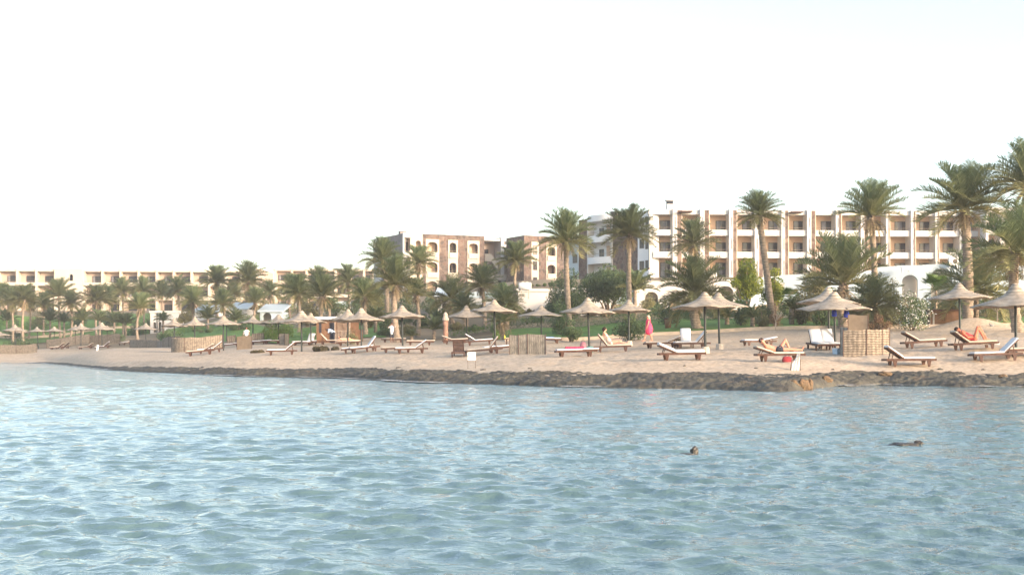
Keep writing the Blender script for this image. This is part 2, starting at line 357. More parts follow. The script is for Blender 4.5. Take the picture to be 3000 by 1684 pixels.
def grid_mesh(name, X, Y, Z, m, tint=None, smooth=True):
    nr, nc = X.shape; me = bpy.data.meshes.new(name)
    co = np.stack([X, Y, Z], -1).reshape(-1, 3)
    idx = np.arange(nr*nc).reshape(nr, nc)
    q = np.stack([idx[:-1,:-1], idx[:-1,1:], idx[1:,1:], idx[1:,:-1]], -1).reshape(-1, 4)
    me.vertices.add(len(co)); me.vertices.foreach_set('co', co.ravel().astype('f'))
    me.loops.add(q.size); me.loops.foreach_set('vertex_index', q.ravel().astype('i'))
    me.polygons.add(len(q)); me.polygons.foreach_set('loop_start', np.arange(0, q.size, 4).astype('i'))
    me.polygons.foreach_set('use_smooth', [smooth]*len(q)); me.update(calc_edges=True)
    if tint is not None:
        at = me.attributes.new('tint', 'FLOAT', 'POINT'); at.data.foreach_set('value', tint.ravel().astype('f'))
    me.materials.append(m); return me
pxs = np.concatenate([np.linspace(-2400,-150,40), np.linspace(-140,3140,560), np.linspace(3160,5400,40)])
Ds = np.concatenate([np.geomspace(30, 130, 330), np.geomspace(131, 300, 140), np.geomspace(310, 3000, 30)])
GX = (pxs[None,:]-CX)/F*Ds[:,None]; GY = np.repeat(Ds[:,None], len(pxs), 1)
GZ = np.stack([base_z(p, Ds) for p in pxs], 1); GZ += np.concatenate([corr(GX[i], GY[i])[None] for i in range(len(Ds))])*np.stack([keep(p, Ds) for p in pxs], 1)
SM = np.clip((GY - np.stack([np.full(len(Ds), np.interp(p, RX, RD)) for p in pxs], 1))/4, 0, 1)*(GY < 190)
GZ += SM*(ngrid(GX, GY, .07, .55) + ngrid(GX, GY, .035, 1.9))*np.clip(1-(GY-60)/120, .35, 1)
GZ += SM*ngrid(GX, GY, .03, 4.)*(GY < 75)
back = np.stack([np.full(len(Ds), column(p)[0][5]) for p in pxs], 1)
TZ = np.maximum(np.clip((GY - back - 1 + ngrid(GX, GY, 3, .3))/3, 0, 1), .30*np.clip((GY - back + 17 + ngrid(GX, GY, 7, .2))/6, 0, 1))
def sandmat():
    m = mat('beach_sand', (.50,.40,.30), .95, .08, .9, .022, 5, col2=(.43,.335,.25), spec=.2)
    t = m.node_tree; N = t.nodes; L = t.links; b = N['Principled BSDF']
    at = N.new('ShaderNodeAttribute'); at.attribute_name = 'tint'
    n3 = N.new('ShaderNodeTexNoise'); n3.inputs['Scale'].default_value = 6; n3.inputs['Detail'].default_value = 5; tc = N.new('ShaderNodeTexCoord'); L.new(tc.outputs['Object'], n3.inputs[0])
    mr = N.new('ShaderNodeMapRange'); mr.inputs[1].default_value = .3; mr.inputs[2].default_value = .7; mr.inputs[3].default_value = .68; mr.inputs[4].default_value = 1.2; L.new(n3.outputs[0], mr.inputs[0])
    src = b.inputs['Base Color'].links[0].from_socket
    vm = N.new('ShaderNodeVectorMath'); vm.operation = 'SCALE'; L.new(src, vm.inputs[0]); L.new(mr.outputs[0], vm.inputs['Scale'])
    mx = N.new('ShaderNodeMix'); mx.data_type = 'RGBA'; L.new(at.outputs['Fac'], mx.inputs[0]); L.new(vm.outputs[0], mx.inputs[6]); mx.inputs[7].default_value = (.22,.17,.11,1)
    L.new(mx.outputs[2], b.inputs['Base Color']); return m
g = link('ground', grid_mesh('ground', GX, GY, GZ, sandmat(), TZ)); tag(g, kind='structure')

# rock shelf along the waterline
M_rock = mat('shore_rock', (.088,.083,.066), .8, .2, 1.6, .05, 7, col2=(.045,.043,.04), spec=.35)
def rockmat():
    t = M_rock.node_tree; N = t.nodes; L = t.links; b = N['Principled BSDF']; src = b.inputs['Base Color'].links[0].from_socket
    tc = N.new('ShaderNodeTexCoord'); n = N.new('ShaderNodeTexNoise'); n.inputs['Scale'].default_value = .55; n.inputs['Detail'].default_value = 4; L.new(tc.outputs['Object'], n.inputs[0])
    mr = N.new('ShaderNodeMapRange'); mr.inputs[1].default_value = .64; mr.inputs[2].default_value = .74; L.new(n.outputs[0], mr.inputs[0])
    mx = N.new('ShaderNodeMix'); mx.data_type = 'RGBA'; L.new(mr.outputs[0], mx.inputs[0]); L.new(src, mx.inputs[6]); mx.inputs[7].default_value = (.24,.155,.09,1); L.new(mx.outputs[2], b.inputs['Base Color'])
rockmat()
rp = np.concatenate([np.linspace(95, 3300, 1500)]); tt = np.linspace(-.25, 1.25, 90)
wd = np.interp(rp, WX, WD); rd = np.interp(rp, RX, RD); rz = np.interp(rp, RX, RZ)
RDm = wd[None,:] + tt[:,None]*np.maximum(rd-wd, .8)[None,:]; RXm = (rp[None,:]-CX)/F*RDm
prof = np.interp(tt, [-.25,-.12,-.03,.05,.35,.9,1.25], [-.5,-.3,-.04,.30,.62,.92,.80])
th = np.interp(rp, [95,130,300,420,520,2950,3300], [.3,.5,.55,.85,1,1,1])
RZm = prof[:,None]*(rz*th)[None,:] + (ngrid(RXm*.45, RDm, .10, .9) + ngrid(RXm*.4, RDm, .09, 3.2) + ngrid(RXm*.6, RDm, .07, 8.))*np.clip(th, .3, 1)[None,:] + np.interp(rp, [95,150,300,520], [.0,.05,.05,.0])[None,:]
RZm += np.where(tt[:,None] > 1.0, -(tt[:,None]-1.0)*1.0, 0)
RZm += np.interp(rp, [2200,2290,2340,2380,2420], [0,.16,.2,.1,0])[None,:]*np.exp(-((tt-.15)/.2)**2)[:,None]
rk = link('rock_shelf', grid_mesh('rock_shelf', RXm, RDm, RZm, M_rock)); tag(rk, kind='structure')

# water
def watermat():
    m = bpy.data.materials.new('sea_water'); m.use_nodes = True; t = m.node_tree; N = t.nodes; L = t.links
    b = N['Principled BSDF']; b.inputs['Roughness'].default_value = .035; b.inputs['IOR'].default_value = 1.48
    tc = N.new('ShaderNodeTexCoord'); mp = N.new('ShaderNodeMapping'); mp.inputs['Scale'].default_value = (.6, 1, 1); L.new(tc.outputs['Object'], mp.inputs[0])
    n0 = N.new('ShaderNodeTexNoise'); n0.inputs['Scale'].default_value = .18; n0.inputs['Detail'].default_value = 4; L.new(mp.outputs[0], n0.inputs[0])
    mx = N.new('ShaderNodeMix'); mx.data_type = 'RGBA'; mx.inputs[6].default_value = (.075,.135,.15,1); mx.inputs[7].default_value = (.12,.19,.195,1); L.new(n0.outputs[0], mx.inputs[0]); L.new(mx.outputs[2], b.inputs['Base Color'])
    n1 = N.new('ShaderNodeTexNoise'); n1.inputs['Scale'].default_value = 4.5; n1.inputs['Detail'].default_value = 5; n1.inputs['Roughness'].default_value = .6; L.new(mp.outputs[0], n1.inputs[0])
    b1 = N.new('ShaderNodeBump'); b1.inputs['Distance'].default_value = .045; L.new(n1.outputs[0], b1.inputs['Height'])
    n2 = N.new('ShaderNodeTexNoise'); n2.inputs['Scale'].default_value = 14; n2.inputs['Detail'].default_value = 3; L.new(mp.outputs[0], n2.inputs[0])
    b2 = N.new('ShaderNodeBump'); b2.inputs['Distance'].default_value = .006; L.new(n2.outputs[0], b2.inputs['Height']); L.new(b1.outputs[0], b2.inputs['Normal'])
    L.new(b2.outputs[0], b.inputs['Normal']); return m
rs = np.random.RandomState(5)
wpx = np.linspace(-1900, 4900, 1150); wDs = np.geomspace(4.2, 160, 1150)
X = (wpx[None,:]-CX)/F*wDs[:,None]; Y = np.repeat(wDs[:,None], len(wpx), 1); Z = np.zeros_like(X)
cell = (wDs*np.log(160/4.2)/1150)[:,None]
DXs = np.zeros_like(X); DYs = np.zeros_like(X)
WARPX = .5*np.sin(X*.7+Y*.31+1) + .35*np.sin(X*.23-Y*.6); WARPY = .5*np.sin(Y*.5+X*.4) + .3*np.sin(Y*1.1-X*.35+2)
for k in range(90):
    lam = .14*(13**(rs.rand()))*1.0                     # .16 .. 2.9 m
    th_ = R(-100 + rs.randn()*32)
    kx, ky = math.cos(th_)*2*math.pi/lam, math.sin(th_)*2*math.pi/lam
    amp = .0062*lam**.85*(1.45 if lam < .4 else .8 if lam < .8 else .42 if lam < 1.3 else .3); ph = rs.rand()*6.28
    fade = np.clip((lam/cell - 3)/3, 0, 1)
    gk = .6 + .4*np.sin(X*rs.rand()*.5 + Y*rs.rand()*.4 + ph)
    P = kx*(X+WARPX*.35) + ky*(Y+WARPY*.35) + ph
    Z += amp*fade*gk*np.sin(P); DXs += amp*fade*gk*math.cos(th_)*np.cos(P); DYs += amp*fade*gk*math.sin(th_)*np.cos(P)
X2 = X + .8*DXs; Y2 = Y + .8*DYs
M_water = watermat()
me = grid_mesh('water', X2, Y2, Z, M_water)
wo = link('water', me); tag(wo, kind='structure')
bm = bmesh.new(); bm.from_mesh(me)
for x0, x1, y0, y1 in ((-6000, 6000, -6000, 70), (-6000, -20, 70, 4000)):
    vs = [bm.verts.new(p) for p in ((x0,y0,-.14),(x1,y0,-.14),(x1,y1,-.14),(x0,y1,-.14))]; bm.faces.new(vs)
bm.to_mesh(me); bm.free()

# ------------------------------------------------------------ parasols
def canopy_mesh(seed, ribs):
    rr = random.Random(seed); prof = [(0,0),(.04,-.01),(.07,-.05),(.10,-.14),(.145,-.27),(.205,-.41),(.29,-.54),(.42,-.66),(.60,-.77),(.80,-.88),(1,-1)]
    mb = MB(); n = 48; rings = []; ph = rr.random()*6
    def pt(r, z, j, off=0):
        a = 2*math.pi*j/n; k = abs(math.cos(a*ribs/2 + ph)); q = r*r
        rad = r*(1 - .035*q*(1-k) + .012*math.sin(3*a+seed)*q)
        return (rad*math.cos(a), rad*math.sin(a), z - .085*q*(1-k)*(1 if r > .3 else 0) + .03*q*math.sin(2*a+seed*2) - off)
    top = mb.vert((0,0,0)); low = None
    for r, z in prof[1:]: rings.append([mb.vert(pt(r, z, j)) for j in range(n)])
    rings.append([mb.vert(pt(.995, -1.035, j)) for j in range(n)])
    for r, z in reversed(prof[2:-1]): rings.append([mb.vert(pt(r*.97, z-.035, j)) for j in range(n)])
    for j in range(n): mb.f.append((top, rings[0][j], rings[0][(j+1)%n]))
    for A, B in zip(rings, rings[1:]):
        for j in range(n): mb.f.append((A[j], B[j], B[(j+1)%n], A[(j+1)%n]))
    mb.f.append(tuple(rings[-1])); return mb.mesh('canopy', M_reed, True)
CAN = [canopy_mesh(k, r) for k, r in enumerate((8, 6, 8, 7))]
def cyl_mesh(name, r0, r1, m, n=12):
    mb = MB(); mb.tube([(0,0,0),(0,0,.5),(0,0,1)], [r0,(r0+r1)/2,r1], n); return mb.mesh(name, m, True)
POLE = cyl_mesh('pole', 1, .85, M_pole)
def foot_mesh():
    mb = MB(); mb.tube([(0,0,-.1),(0,0,.26),(0,0,.30)], [.21,.19,.15], 10); return mb.mesh('foot', M_conc, False)
FOOT = foot_mesh()
mbk = MB(); mbk.tube([(0,0,-.05),(0,0,.25),(0,0,.33)], [.20,.24,.20], 14); TFOOT = mbk.mesh('foot', M_teal, True)
hub = MB()
for k in range(8):
    a = 2*math.pi*k/8; hub.bar((0,0,-.55), (.97*math.cos(a), .97*math.sin(a), -1.03), .02, .02)
RIBS = hub.mesh('rib_frame', M_woodd)
rr = random.Random(3)
UPOS = {}
for i, (ax, ay, bx, by, wd_, ry, lab) in enumerate(UMB):
    D = F/((by-ay)/(2.9 if i > 8 else 3.2)); s = F/D; top = wp(ax, ay, D); g0 = gp(bx, D)
    u = empty('reed_parasol', g0, 0, lab, 'parasol', 'reed parasols along the beach'); UPOS[i] = (g0, top)
    L = top - g0; Wd = wd_/s/2*1.03; hh = (ry-ay)/s*.92
    c = link('canopy', CAN[i % 4], u); c.location = L; c.scale = (Wd, Wd, hh); c.rotation_euler = (rr.uniform(-.03,.03), rr.uniform(-.03,.03), rr.uniform(0, 6))
    r = link('rib_frame', RIBS, u); r.location = L; r.scale = (Wd, Wd, hh); r.rotation_euler = c.rotation_euler
    p = link('pole', POLE, u); p.location = (0,0,-.1); q = L.copy(); q.z += .1-.1*hh
    p.rotation_euler = q.to_track_quat('Z','Y').to_euler(); p.scale = (.062, .062, q.length)
    if i in (24,): f = link('foot', TFOOT, u)
    elif i in (25, 26, 27): f = link('foot', FOOT, u); f.rotation_euler = (0,0,i)

# ------------------------------------------------------------ loungers
LM = {}
def lounger_meshes(ang, cush, dark):
    key = (ang, cush, dark)
    if key in LM: return LM[key]
    wm = M_woodd if dark else M_wood; P = []
    f = MB()
    for sy in (-1, 1): f.box(-1.02, 1.0, sy*.33-.025, sy*.33+.025, .24, .33)
    f.box(-1.0, -.95, -.305, .305, .25, .325); f.box(.95, .998, -.305, .305, .25, .325)
    for k in range(11): f.box(-.93+k*.115, -.93+k*.115+.085, -.305, .305, .30, .322)
    P.append(('frame', f.mesh('frame', wm), (0,0,0), 0))
    lg = MB()
    i0 = len(lg.v)
    for (z, w1) in ((0, .035), (.245, .085)):
        for x, y in ((-w1,-.03),(w1,-.03),(w1,.03),(-w1,.03)): lg.vert((x, y, z))
    for fc in ((0,3,2,1),(4,5,6,7),(0,1,5,4),(1,2,6,5),(2,3,7,6),(3,0,4,7)): lg.f.append(fc)
    lgm = lg.mesh('leg', wm)
    for x in (-.72, .66):
        for y in (-.33, .33): P.append(('leg', lgm, (x, y, 0), 0))
    a = R(ang); b = MB(); hx = .28; hz = .335; L = .78; ca, sa = math.cos(a), math.sin(a)
    b.m = Matrix.Translation((hx, 0, hz)) @ Matrix.Rotation(-a, 4, 'Y')
    for sy in (-1, 1): b.box(0, L, sy*.28-.02, sy*.28+.02, -.02, .025)
    for k in range(8): b.box(.02+k*.096, .02+k*.096+.07, -.26, .26, -.005, .018)
    P.append(('backrest', b.mesh('backrest', wm), (0,0,0), 0))
    if ang > 8:
        st = MB(); px, pz = hx+ca*L*.62, hz+sa*L*.62
        for sy in (-.22, .22): st.bar((px, sy, pz-.02), (px+.08, sy, .30), .03)
        P.append(('prop_bar', st.mesh('prop_bar', wm), (0,0,0), 0))
    if cush:
        t = .12 if cush == 'W' else .065; c = MB(); n = 14; prof = []
        top = [(-.98, .36+t*.6)] + [(-.94+(1.22)*k/8, .345+t) for k in range(9)]
        nx, nz = -sa, ca
        for k in range(1, 8): top.append((hx+ca*L*k/7*1.04 + nx*(t+.03)*.9, hz+sa*L*k/7*1.04 + nz*(t+.03)))
        bot = [(-.97, .335)] + [(-.94+1.2*k/8, .335) for k in range(9)]
        for k in range(1, 8): bot.append((hx+ca*L*k/7*1.03 + nx*.028, hz+sa*L*k/7*1.03 + nz*.028))
        rows = []
        for y, sh in ((-.29, .35), (-.27, .85), (-.1, 1), (.1, 1), (.27, .85), (.29, .35)):
            rows.append([c.vert((tb[0]+(ta[0]-tb[0])*sh, y, tb[1]+(ta[1]-tb[1])*sh)) for ta, tb in zip(top, bot)] + [c.vert((tb[0], y, tb[1])) for tb in reversed(bot)])
        m = len(rows[0])
        for A, B in zip(rows, rows[1:]):
            for k in range(m): c.f.append((A[k], B[k], B[(k+1)%m], A[(k+1)%m]))
        c.f.append(tuple(rows[0])); c.f.append(tuple(reversed(rows[-1])))
        P.append(('cushion', c.mesh('cushion', M_cush if cush in 'wW' else M_cream, True), (0,0,0), 0))
    LM[key] = P; return P
LPOS = []
for i, (cx, fy, s, hd, ang, cu, lab) in enumerate(LNG):
    D = F/s; g0 = gp(cx, D); dark = i in (24, 25, 32, 41, 29)
    e = 0.5; h2 = R(hd); dx, dy = math.cos(h2)*.7, math.sin(h2)*.7
    za, zb = gz(g0.x+dx, g0.y+dy), gz(g0.x-dx, g0.y-dy)
    g0.z = (za+zb)/2 - .015
    if i == 24: cu = ''
    lo = empty('sun_lounger', g0, h2, lab, 'sun lounger', 'wooden sun loungers on the sand')
    lo.rotation_euler = Euler((0, -math.atan2(za-zb, 1.4), h2)); LPOS.append((g0, h2, lo.rotation_euler.y))
    for nm, me, loc, r in lounger_meshes(ang, cu, dark):
        o = link(nm, me, lo); o.location = loc

# ------------------------------------------------------------ palms
def crown_mesh(seed, n, el0, el1, leaf, droop, width=.035, segs=9, per=30, tmin=0, tmax=.8, matl=None, name='crown', up=.25):
    rr = random.Random(seed); mb = MB()
    for k in range(n):
        u = (k+.5)/n; az = k*2.39996 + rr.uniform(-.25,.25); el = R(el0 + (el1-el0)*(u**1.1) + rr.uniform(-8,8))
        L = (1 - up*(1-u)) * rr.uniform(.85,1.08); tint = min(1, max(0.001, tmin + (tmax-tmin)*u**2.2 + rr.uniform(-.12,.12)))
        p = Vector((0,0,0)); pts = []; dr = droop*rr.uniform(.7,1.3); tw = rr.uniform(-.35,.35)
        for j in range(segs+1):
            pts.append(p.copy()); d = Vector((math.cos(az)*math.cos(el), math.sin(az)*math.cos(el), math.sin(el)))
            p = p + d*(L/segs); el -= dr/segs*(.35+1.3*j/segs); az += tw/segs
            if el < R(-85): el = R(-85)
        mb.tube(pts, [.016*(1-.85*j/segs) for j in range(segs+1)], 3, tint*.6+.3, False)
        for j in range(per):
            t = .16 + .84*j/(per-1); x = t*segs; a = min(int(x), segs-1); q = pts[a].lerp(pts[a+1], x-a); d = (pts[a+1]-pts[a]).normalized()
            side = d.cross(Vector((0,0,1)));
            if side.length < .1: side = Vector((1,0,0))
            side.normalize(); upv = side.cross(d).normalized()
            ll = leaf*L*(math.sin(math.pi*(.12+.82*t))**.6)*rr.uniform(.85,1.1); lw = width*L*rr.uniform(.8,1.2)
            for sg in (-1, 1):
                v = (d*rr.uniform(.5,.85) + side*sg*.72 + upv*(.42 + rr.uniform(-.3,.3))).normalized(); tip = q + v*ll + Vector((0,0,-.12*ll))
                i0 = mb.vert(q - d*lw/2, tint); i1 = mb.vert(q + d*lw/2, tint)
                mid = q + v*ll*.55
                i2 = mb.vert(mid + d*lw*.45, tint); i3 = mb.vert(mid - d*lw*.45, tint); i4 = mb.vert(tip, tint)
                mb.f.append((i0, i1, i2, i3)); mb.f.append((i3, i2, i4))
    return mb.mesh(name, matl or M_palm)
CROWN = [crown_mesh(s, 60, 88, -14, .31, .85, width=.0175, per=38, up=.02) for s in (1, 2, 3)] + [crown_mesh(4, 48, 86, 4, .31, .7, up=-.05, width=.0175, per=38), crown_mesh(5, 64, 86, -26, .29, 1.05, width=.0175, per=38, up=.02)]
CLOW = [crown_mesh(s, 30, 80, 12, .27, .85, up=.1, tmax=.45) for s in (7, 8)]
SKIRT = [crown_mesh(s, 16, -15, -70, .18, .9, per=16, width=.04, tmin=.2, tmax=1, matl=M_dead, name='dead_fronds') for s in (11, 12)]
FANP = None
def trunk_mesh(p0, p1, r0, r1, bend, seed):
    rr = random.Random(seed); mb = MB(); n = max(8, int((p1-p0).length/.22)); pts = []; rad = []
    d = p1-p0; side = Vector((bend, 0, 0))
    for k in range(n+1):
        t = k/n; pts.append(p0 + d*t + side*math.sin(math.pi*t)); base = r0 + (r1-r0)*min(1, t*1.5); fl = .10*math.exp(-t*n*.22/.35)
        rad.append((base+fl)*(1 + (.09 if k % 2 else -.05) + rr.uniform(-.04,.04)))
    mb.tube(pts, rad, 10)
    for k in range(26):                                  # cut frond stubs under the crown
        a = rr.uniform(0, 6.28); h = rr.uniform(0, .7); q = p1 + Vector((math.cos(a)*r1*.8, math.sin(a)*r1*.8, -h))
        mb.bar(q, q + Vector((math.cos(a)*.16, math.sin(a)*.16, .22)), .07, .05)
    return mb.mesh('trunk', M_trunk, True)
# crown px, crown py, distance, crown radius px, trunk foot px, crown kind, trunk radius, label
PALMS = [
(322,872,218,38,322,4,.18,'short far palm left of the bare-trunked slender one'),(472,862,215,42,472,0,.18,'far palm left of the tall palm over the white arched house'),(680,862,208,40,680,1,.18,'far palm between the two roof-high palms'),
(34,887,205,48,37,0,.20,'small palm whose crown touches the left picture edge'),
(0,872,225,48,-5,1,.2,'palm cut by the left picture edge, greener than its neighbour'),
(71,879,195,48,69,1,.22,'thick palm with a pale trunk second from the left edge'),
(88,892,212,36,83,2,.18,'small palm just right of the thick pale-trunked one at far left'),
(130,893,215,38,128,0,.18,'brownish low palm between two taller ones left of the blank stairwell wall'),
(173,868,208,50,177,3,.2,'palm in front of the blank stairwell wall with the keyhole window'),
(208,888,200,40,206,4,.2,'drooping palm right of the one before the keyhole window'),
(284,880,200,50,284,1,.2,'bushy palm in front of the left end of the long balcony row'),
(359,855,205,42,361,0,.18,'slender palm with a bare pale trunk before the long balcony block'),
(419,853,205,42,419,2,.17,'slender palm right behind the shorter palm left of the white arched house'),
(409,905,165,46,404,3,.20,'near palm with a sunlit trunk left of the white arched house'),
(522,853,200,46,524,4,.2,'tall palm directly above the white arched house'),
(564,886,170,48,566,0,.2,'palm with spreading crown right of the white arched house'),
(635,827,190,52,637,1,.2,'tall palm reaching the roof line, left of its equally tall twin'),
(651,892,165,46,652,2,.2,'lower palm in front of the two palms reaching the roof line'),
(727,825,185,58,724,0,.2,'tall palm at the right end of the first balcony block, pale trunk'),
(748,887,165,44,746,3,.17,'thin grey-fronded palm right under the tall one at the end of the balcony block'),
(790,860,180,40,788,4,.18,'yellowish palm at the foot of the pinkish end wall'),
(852,846,170,46,851,1,.19,'left palm of the pair crossing before the second balcony block'),
(876,862,140,52,875,2,.20,'palm with a forked-looking pale trunk behind the large parasol'),
(933,832,170,50,938,0,.19,'palm before the centre of the second balcony block'),
(947,868,125,56,947,3,.22,'palm with a sturdy grey trunk just left of the kiosk door'),
(1020,828,165,54,1018,4,.2,'broad palm reaching the roof of the second balcony block'),
(1067,870,118,52,1072,1,.22,'palm behind the warm-lit parasol, trunk wide and scaly'),
(1090,890,135,44,1092,2,.2,'shaggy palm left of the thick trunks by the man in white'),
(1121,765,125,60,1131,0,.26,'tall palm in front of the shade-grey stone side wall, with a thick dark trunk'),
(1157,834,105,76,1165,2,.30,'wide-crowned palm with a thick trunk behind the standing man in white'),
(1227,772,135,50,1224,1,.19,'tall palm before the cream corner of the arched building'),
(1218,866,112,46,1223,3,.20,'palm with upright pale fronds below the tall one at the cream corner'),
(1323,878,125,64,1327,4,.20,'dark palm under the arched windows, trunk beside the carved post'),
(1360,905,118,44,1362,2,.24,'shaggy thick-trunked palm behind the set-back parasol'),
(1412,838,115,58,1420,0,.20,'palm with a light trunk right of the arched building\'s stone front'),
(1512,765,125,56,1516,1,.19,'palm in front of the stone block with the white tank at its foot'),
(1478,895,105,56,1478,4,.22,'untidy drooping palm behind the parasol near the grey reed screen'),
(1658,706,100,82,1671,0,.24,'tall palm with a pale ringed trunk rising out of the dark spreading tree'),
(1845,690,105,80,1848,1,.24,'tall palm in front of the stone wing, straight trunk behind a parasol'),
(2032,715,122,66,2038,2,.20,'palm before the second column of balconies, trunk vanishing behind a drooping palm'),
(2036,862,88,104,2046,4,.34,'low drooping palm with long arching fronds and a fat trunk'),
(2224,632,92,66,2266,0,.27,'tall palm with a strongly leaning trunk beside the yellow-flowering tree'),
(2551,634,92,92,2560,3,.26,'very tall palm left of the middle of the balcony row, full dark crown'),
(2470,835,84,128,2478,3,.34,'low young palm with long upright fronds behind the overlapping parasols'),
(2825,612,82,126,2834,1,.36,'tallest palm with a massive scaly trunk behind the right parasol'),
(3010,545,80,112,3060,2,.34,'palm at the upper right corner, crown cut by the picture edge'),
(2975,742,72,128,2984,4,.30,'dark heavy palm at the right edge with hanging fronds'),
]
PROTO_T = {}
for i, (cx, cy, D, r, bx, kind, tr, lab) in enumerate(PALMS):
    s = F/D; top = wp(cx, cy, D); foot = gp(bx, D)
    p = empty('palm_tree', foot, 0, lab, 'palm tree', 'date palms behind the beach')
    p1 = top - foot; rad = r/s*(1.20 if D < 150 else 1.10)
    tm = trunk_mesh(Vector((0,0,-.2)), p1, tr*1.1, tr*.85, .25*math.sin(i*2.3), i)
    link('trunk', tm, p)
    c = link('crown', CROWN[kind], p); c.location = p1; c.scale = (rad, rad, rad*1.02); c.rotation_euler = (R(4*math.sin(i)), R(4*math.cos(i*1.7)), i*1.3)
    k = link('dead_fronds', SKIRT[i % 2], p); k.location = p1 - Vector((0,0,.06*rad)); k.scale = (rad*(.5 if i % 3 else .64),)*3; k.rotation_euler = (0,0,i*2.1)

# low stemless palms
LOWP = [
(147,940,210,34,'low dark palm clump above the reed wall at far left'),(188,944,205,30,'second low dark palm clump above the reed wall at far left'),
(242,938,200,36,'low palm clump under the slender trunks left of the balcony block'),(292,940,190,36,'low palm clump behind the far left pole parasol'),
(335,944,185,34,'low palm clump right of the far left parasols'),(368,950,180,36,'low palm clump before the slender bare-trunked palm'),
(609,934,165,36,'low fan-like palm clump between the curved reed wall and the white roof'),(690,938,160,34,'low palm clump left of the man behind the board'),
(478,940,175,26,'grey green low palm beside the white arched house'),(965,905,150,36,'low palm behind the kiosk roof'),
(1271,966,108,40,'young green palm left of the carved post'),(1205,985,108,22,'young palm between two trunks right of the man in white'),
(1470,945,100,46,'brown-green low palm under the parasol behind the grey screen'),(1100,930,120,36,'low palm right of the kiosk'),
(20,940,215,36,'low palm at the left picture edge above the lawn'),
(2560,898,80,80,'dense brown-green low palm right of the woven enclosure'),
(2860,850,84,112,'broad dense low palm between the massive trunk and the right edge'),
(2320,905,90,34,'small palm with a stubby trunk left of the overlapping parasols'),
(2205,930,88,34,'small brown-green palm left of the leaning trunk'),(2130,930,92,32,'small palm right of the drooping fat-trunked palm'),
(1860,850,110,62,'feathery low palm beside the white arches left of the drooping palm'),
(2400,860,100,50,'leafy low palm behind the left of the overlapping parasols'),
]
for i, (cx, cy, D, r, lab) in enumerate(LOWP):
    s = F/D; g0 = gp(cx, D); top = wp(cx, cy, D); L = top - g0
    if L.z < .15: L = Vector((0,0,.15))
    p = empty('low_palm', g0, 0, lab, 'palm', 'low palms in the planting'); rad = r/s*1.25
    mb = MB(); mb.tube([(0,0,-.2), L*.5, L], [.2,.18,.16], 9); mb.build('trunk', M_trunk, p, True)
    c = link('crown', CLOW[i % 2] if i not in (15,16) else CROWN[4], p); c.location = L; c.scale = (rad,)*3; c.rotation_euler = (0,0,i*1.9)
    if i in (15, 12): k = link('dead_fronds', SKIRT[0], p); k.location = L; k.scale = (rad*.8,)*3
def fan_mesh(seed):
    rr = random.Random(seed); mb = MB()
    for k in range(26):
        az = k*2.4; el = R(rr.uniform(0, 75)); d = Vector((math.cos(az)*math.cos(el), math.sin(az)*math.cos(el), math.sin(el)))
        q = d*rr.uniform(.35,.55); t = rr.uniform(.05,.6); mb.bar((0,0,0), q, .012, a=t)
        side = d.cross(Vector((0,0,1))).normalized()
        for j in range(15):
            a = R(-75+150*j/14); v = (d*math.cos(a) + side*math.sin(a)).normalized(); w_ = v.cross(side.cross(d)).normalized()*.02
            tip = q + v*.45 + Vector((0,0,-.05)); m = q + v*.22
            i0 = mb.vert(q, t); i1 = mb.vert(m+w_, t); i2 = mb.vert(tip, t); i3 = mb.vert(m-w_, t); mb.f.append((i0,i1,i2,i3))
    return mb.mesh('crown', M_leafb)
FM = fan_mesh(3)
for i, (cx, cy, D, r, lab) in enumerate([(2742,850,92,52,'bright green fan palm above the white flowering shrub'), (2316,875,93,34,'small bright fan palm left of the overlapping parasols'),(2165,905,93,28,'small fan palm below the yellow-flowering tree')]):
    s = F/D; g0 = gp(cx, D); L = wp(cx, cy, D) - g0; p = empty('fan_palm', g0, 0, lab, 'fan palm', 'bright fan palms')
    mb = MB(); mb.tube([(0,0,-.1), L*.5, L], [.14,.12,.1], 8); mb.build('trunk', M_trunk, p, True)
    c = link('crown', FM, p); c.location = L; c.scale = (r/s*1.25,)*3; c.rotation_euler = (0,0,i)

# ------------------------------------------------------------ broadleaf trees, shrubs, hedges
def leaf_mesh(seed, lobes, n, size, matl, name='foliage', shell=.75):
    rr = np.random.RandomState(seed); mb = MB(); tot = sum(l[3]**2 for l in lobes)
    for l in lobes:
        k = int(n*l[3]**2/tot); base = rr.rand()*.5
        for _ in range(k):
            d = rr.randn(3); d /= np.linalg.norm(d); rad = shell + (1-shell)*rr.rand() if rr.rand() < .8 else rr.rand()
            fl = l[4] if len(l) > 4 else .8
            p = np.array(l[:3]) + d*rad*l[3]*np.array((1,1,fl))*(1+.25*noise.noise(Vector(d*2.5)+Vector((seed, base*9, 0))))
            a = Vector(rr.randn(3)).normalized(); b = a.orthogonal().normalized(); P = Vector(p); sz = size*(.6+.8*rr.rand())
            t = min(1, max(.001, base + rr.rand()*.5))
            i = [mb.vert(P + a*sz, t), mb.vert(P + b*sz*.45, t), mb.vert(P - a*sz, t), mb.vert(P - b*sz*.45, t)]; mb.f.append(tuple(i))
    return mb.mesh(name, matl)
def lobes(seed, n, rx, ry, rz_, r0, r1, flat=.8):
    rr = random.Random(seed); out = []
    for k in range(n):
        a = rr.uniform(0, 6.28); q = rr.random()**.5
        out.append((rx*q*math.cos(a), ry*q*math.sin(a), rr.uniform(0, rz_)*(1-.35*q), rr.uniform(r0, r1), flat))
    return out
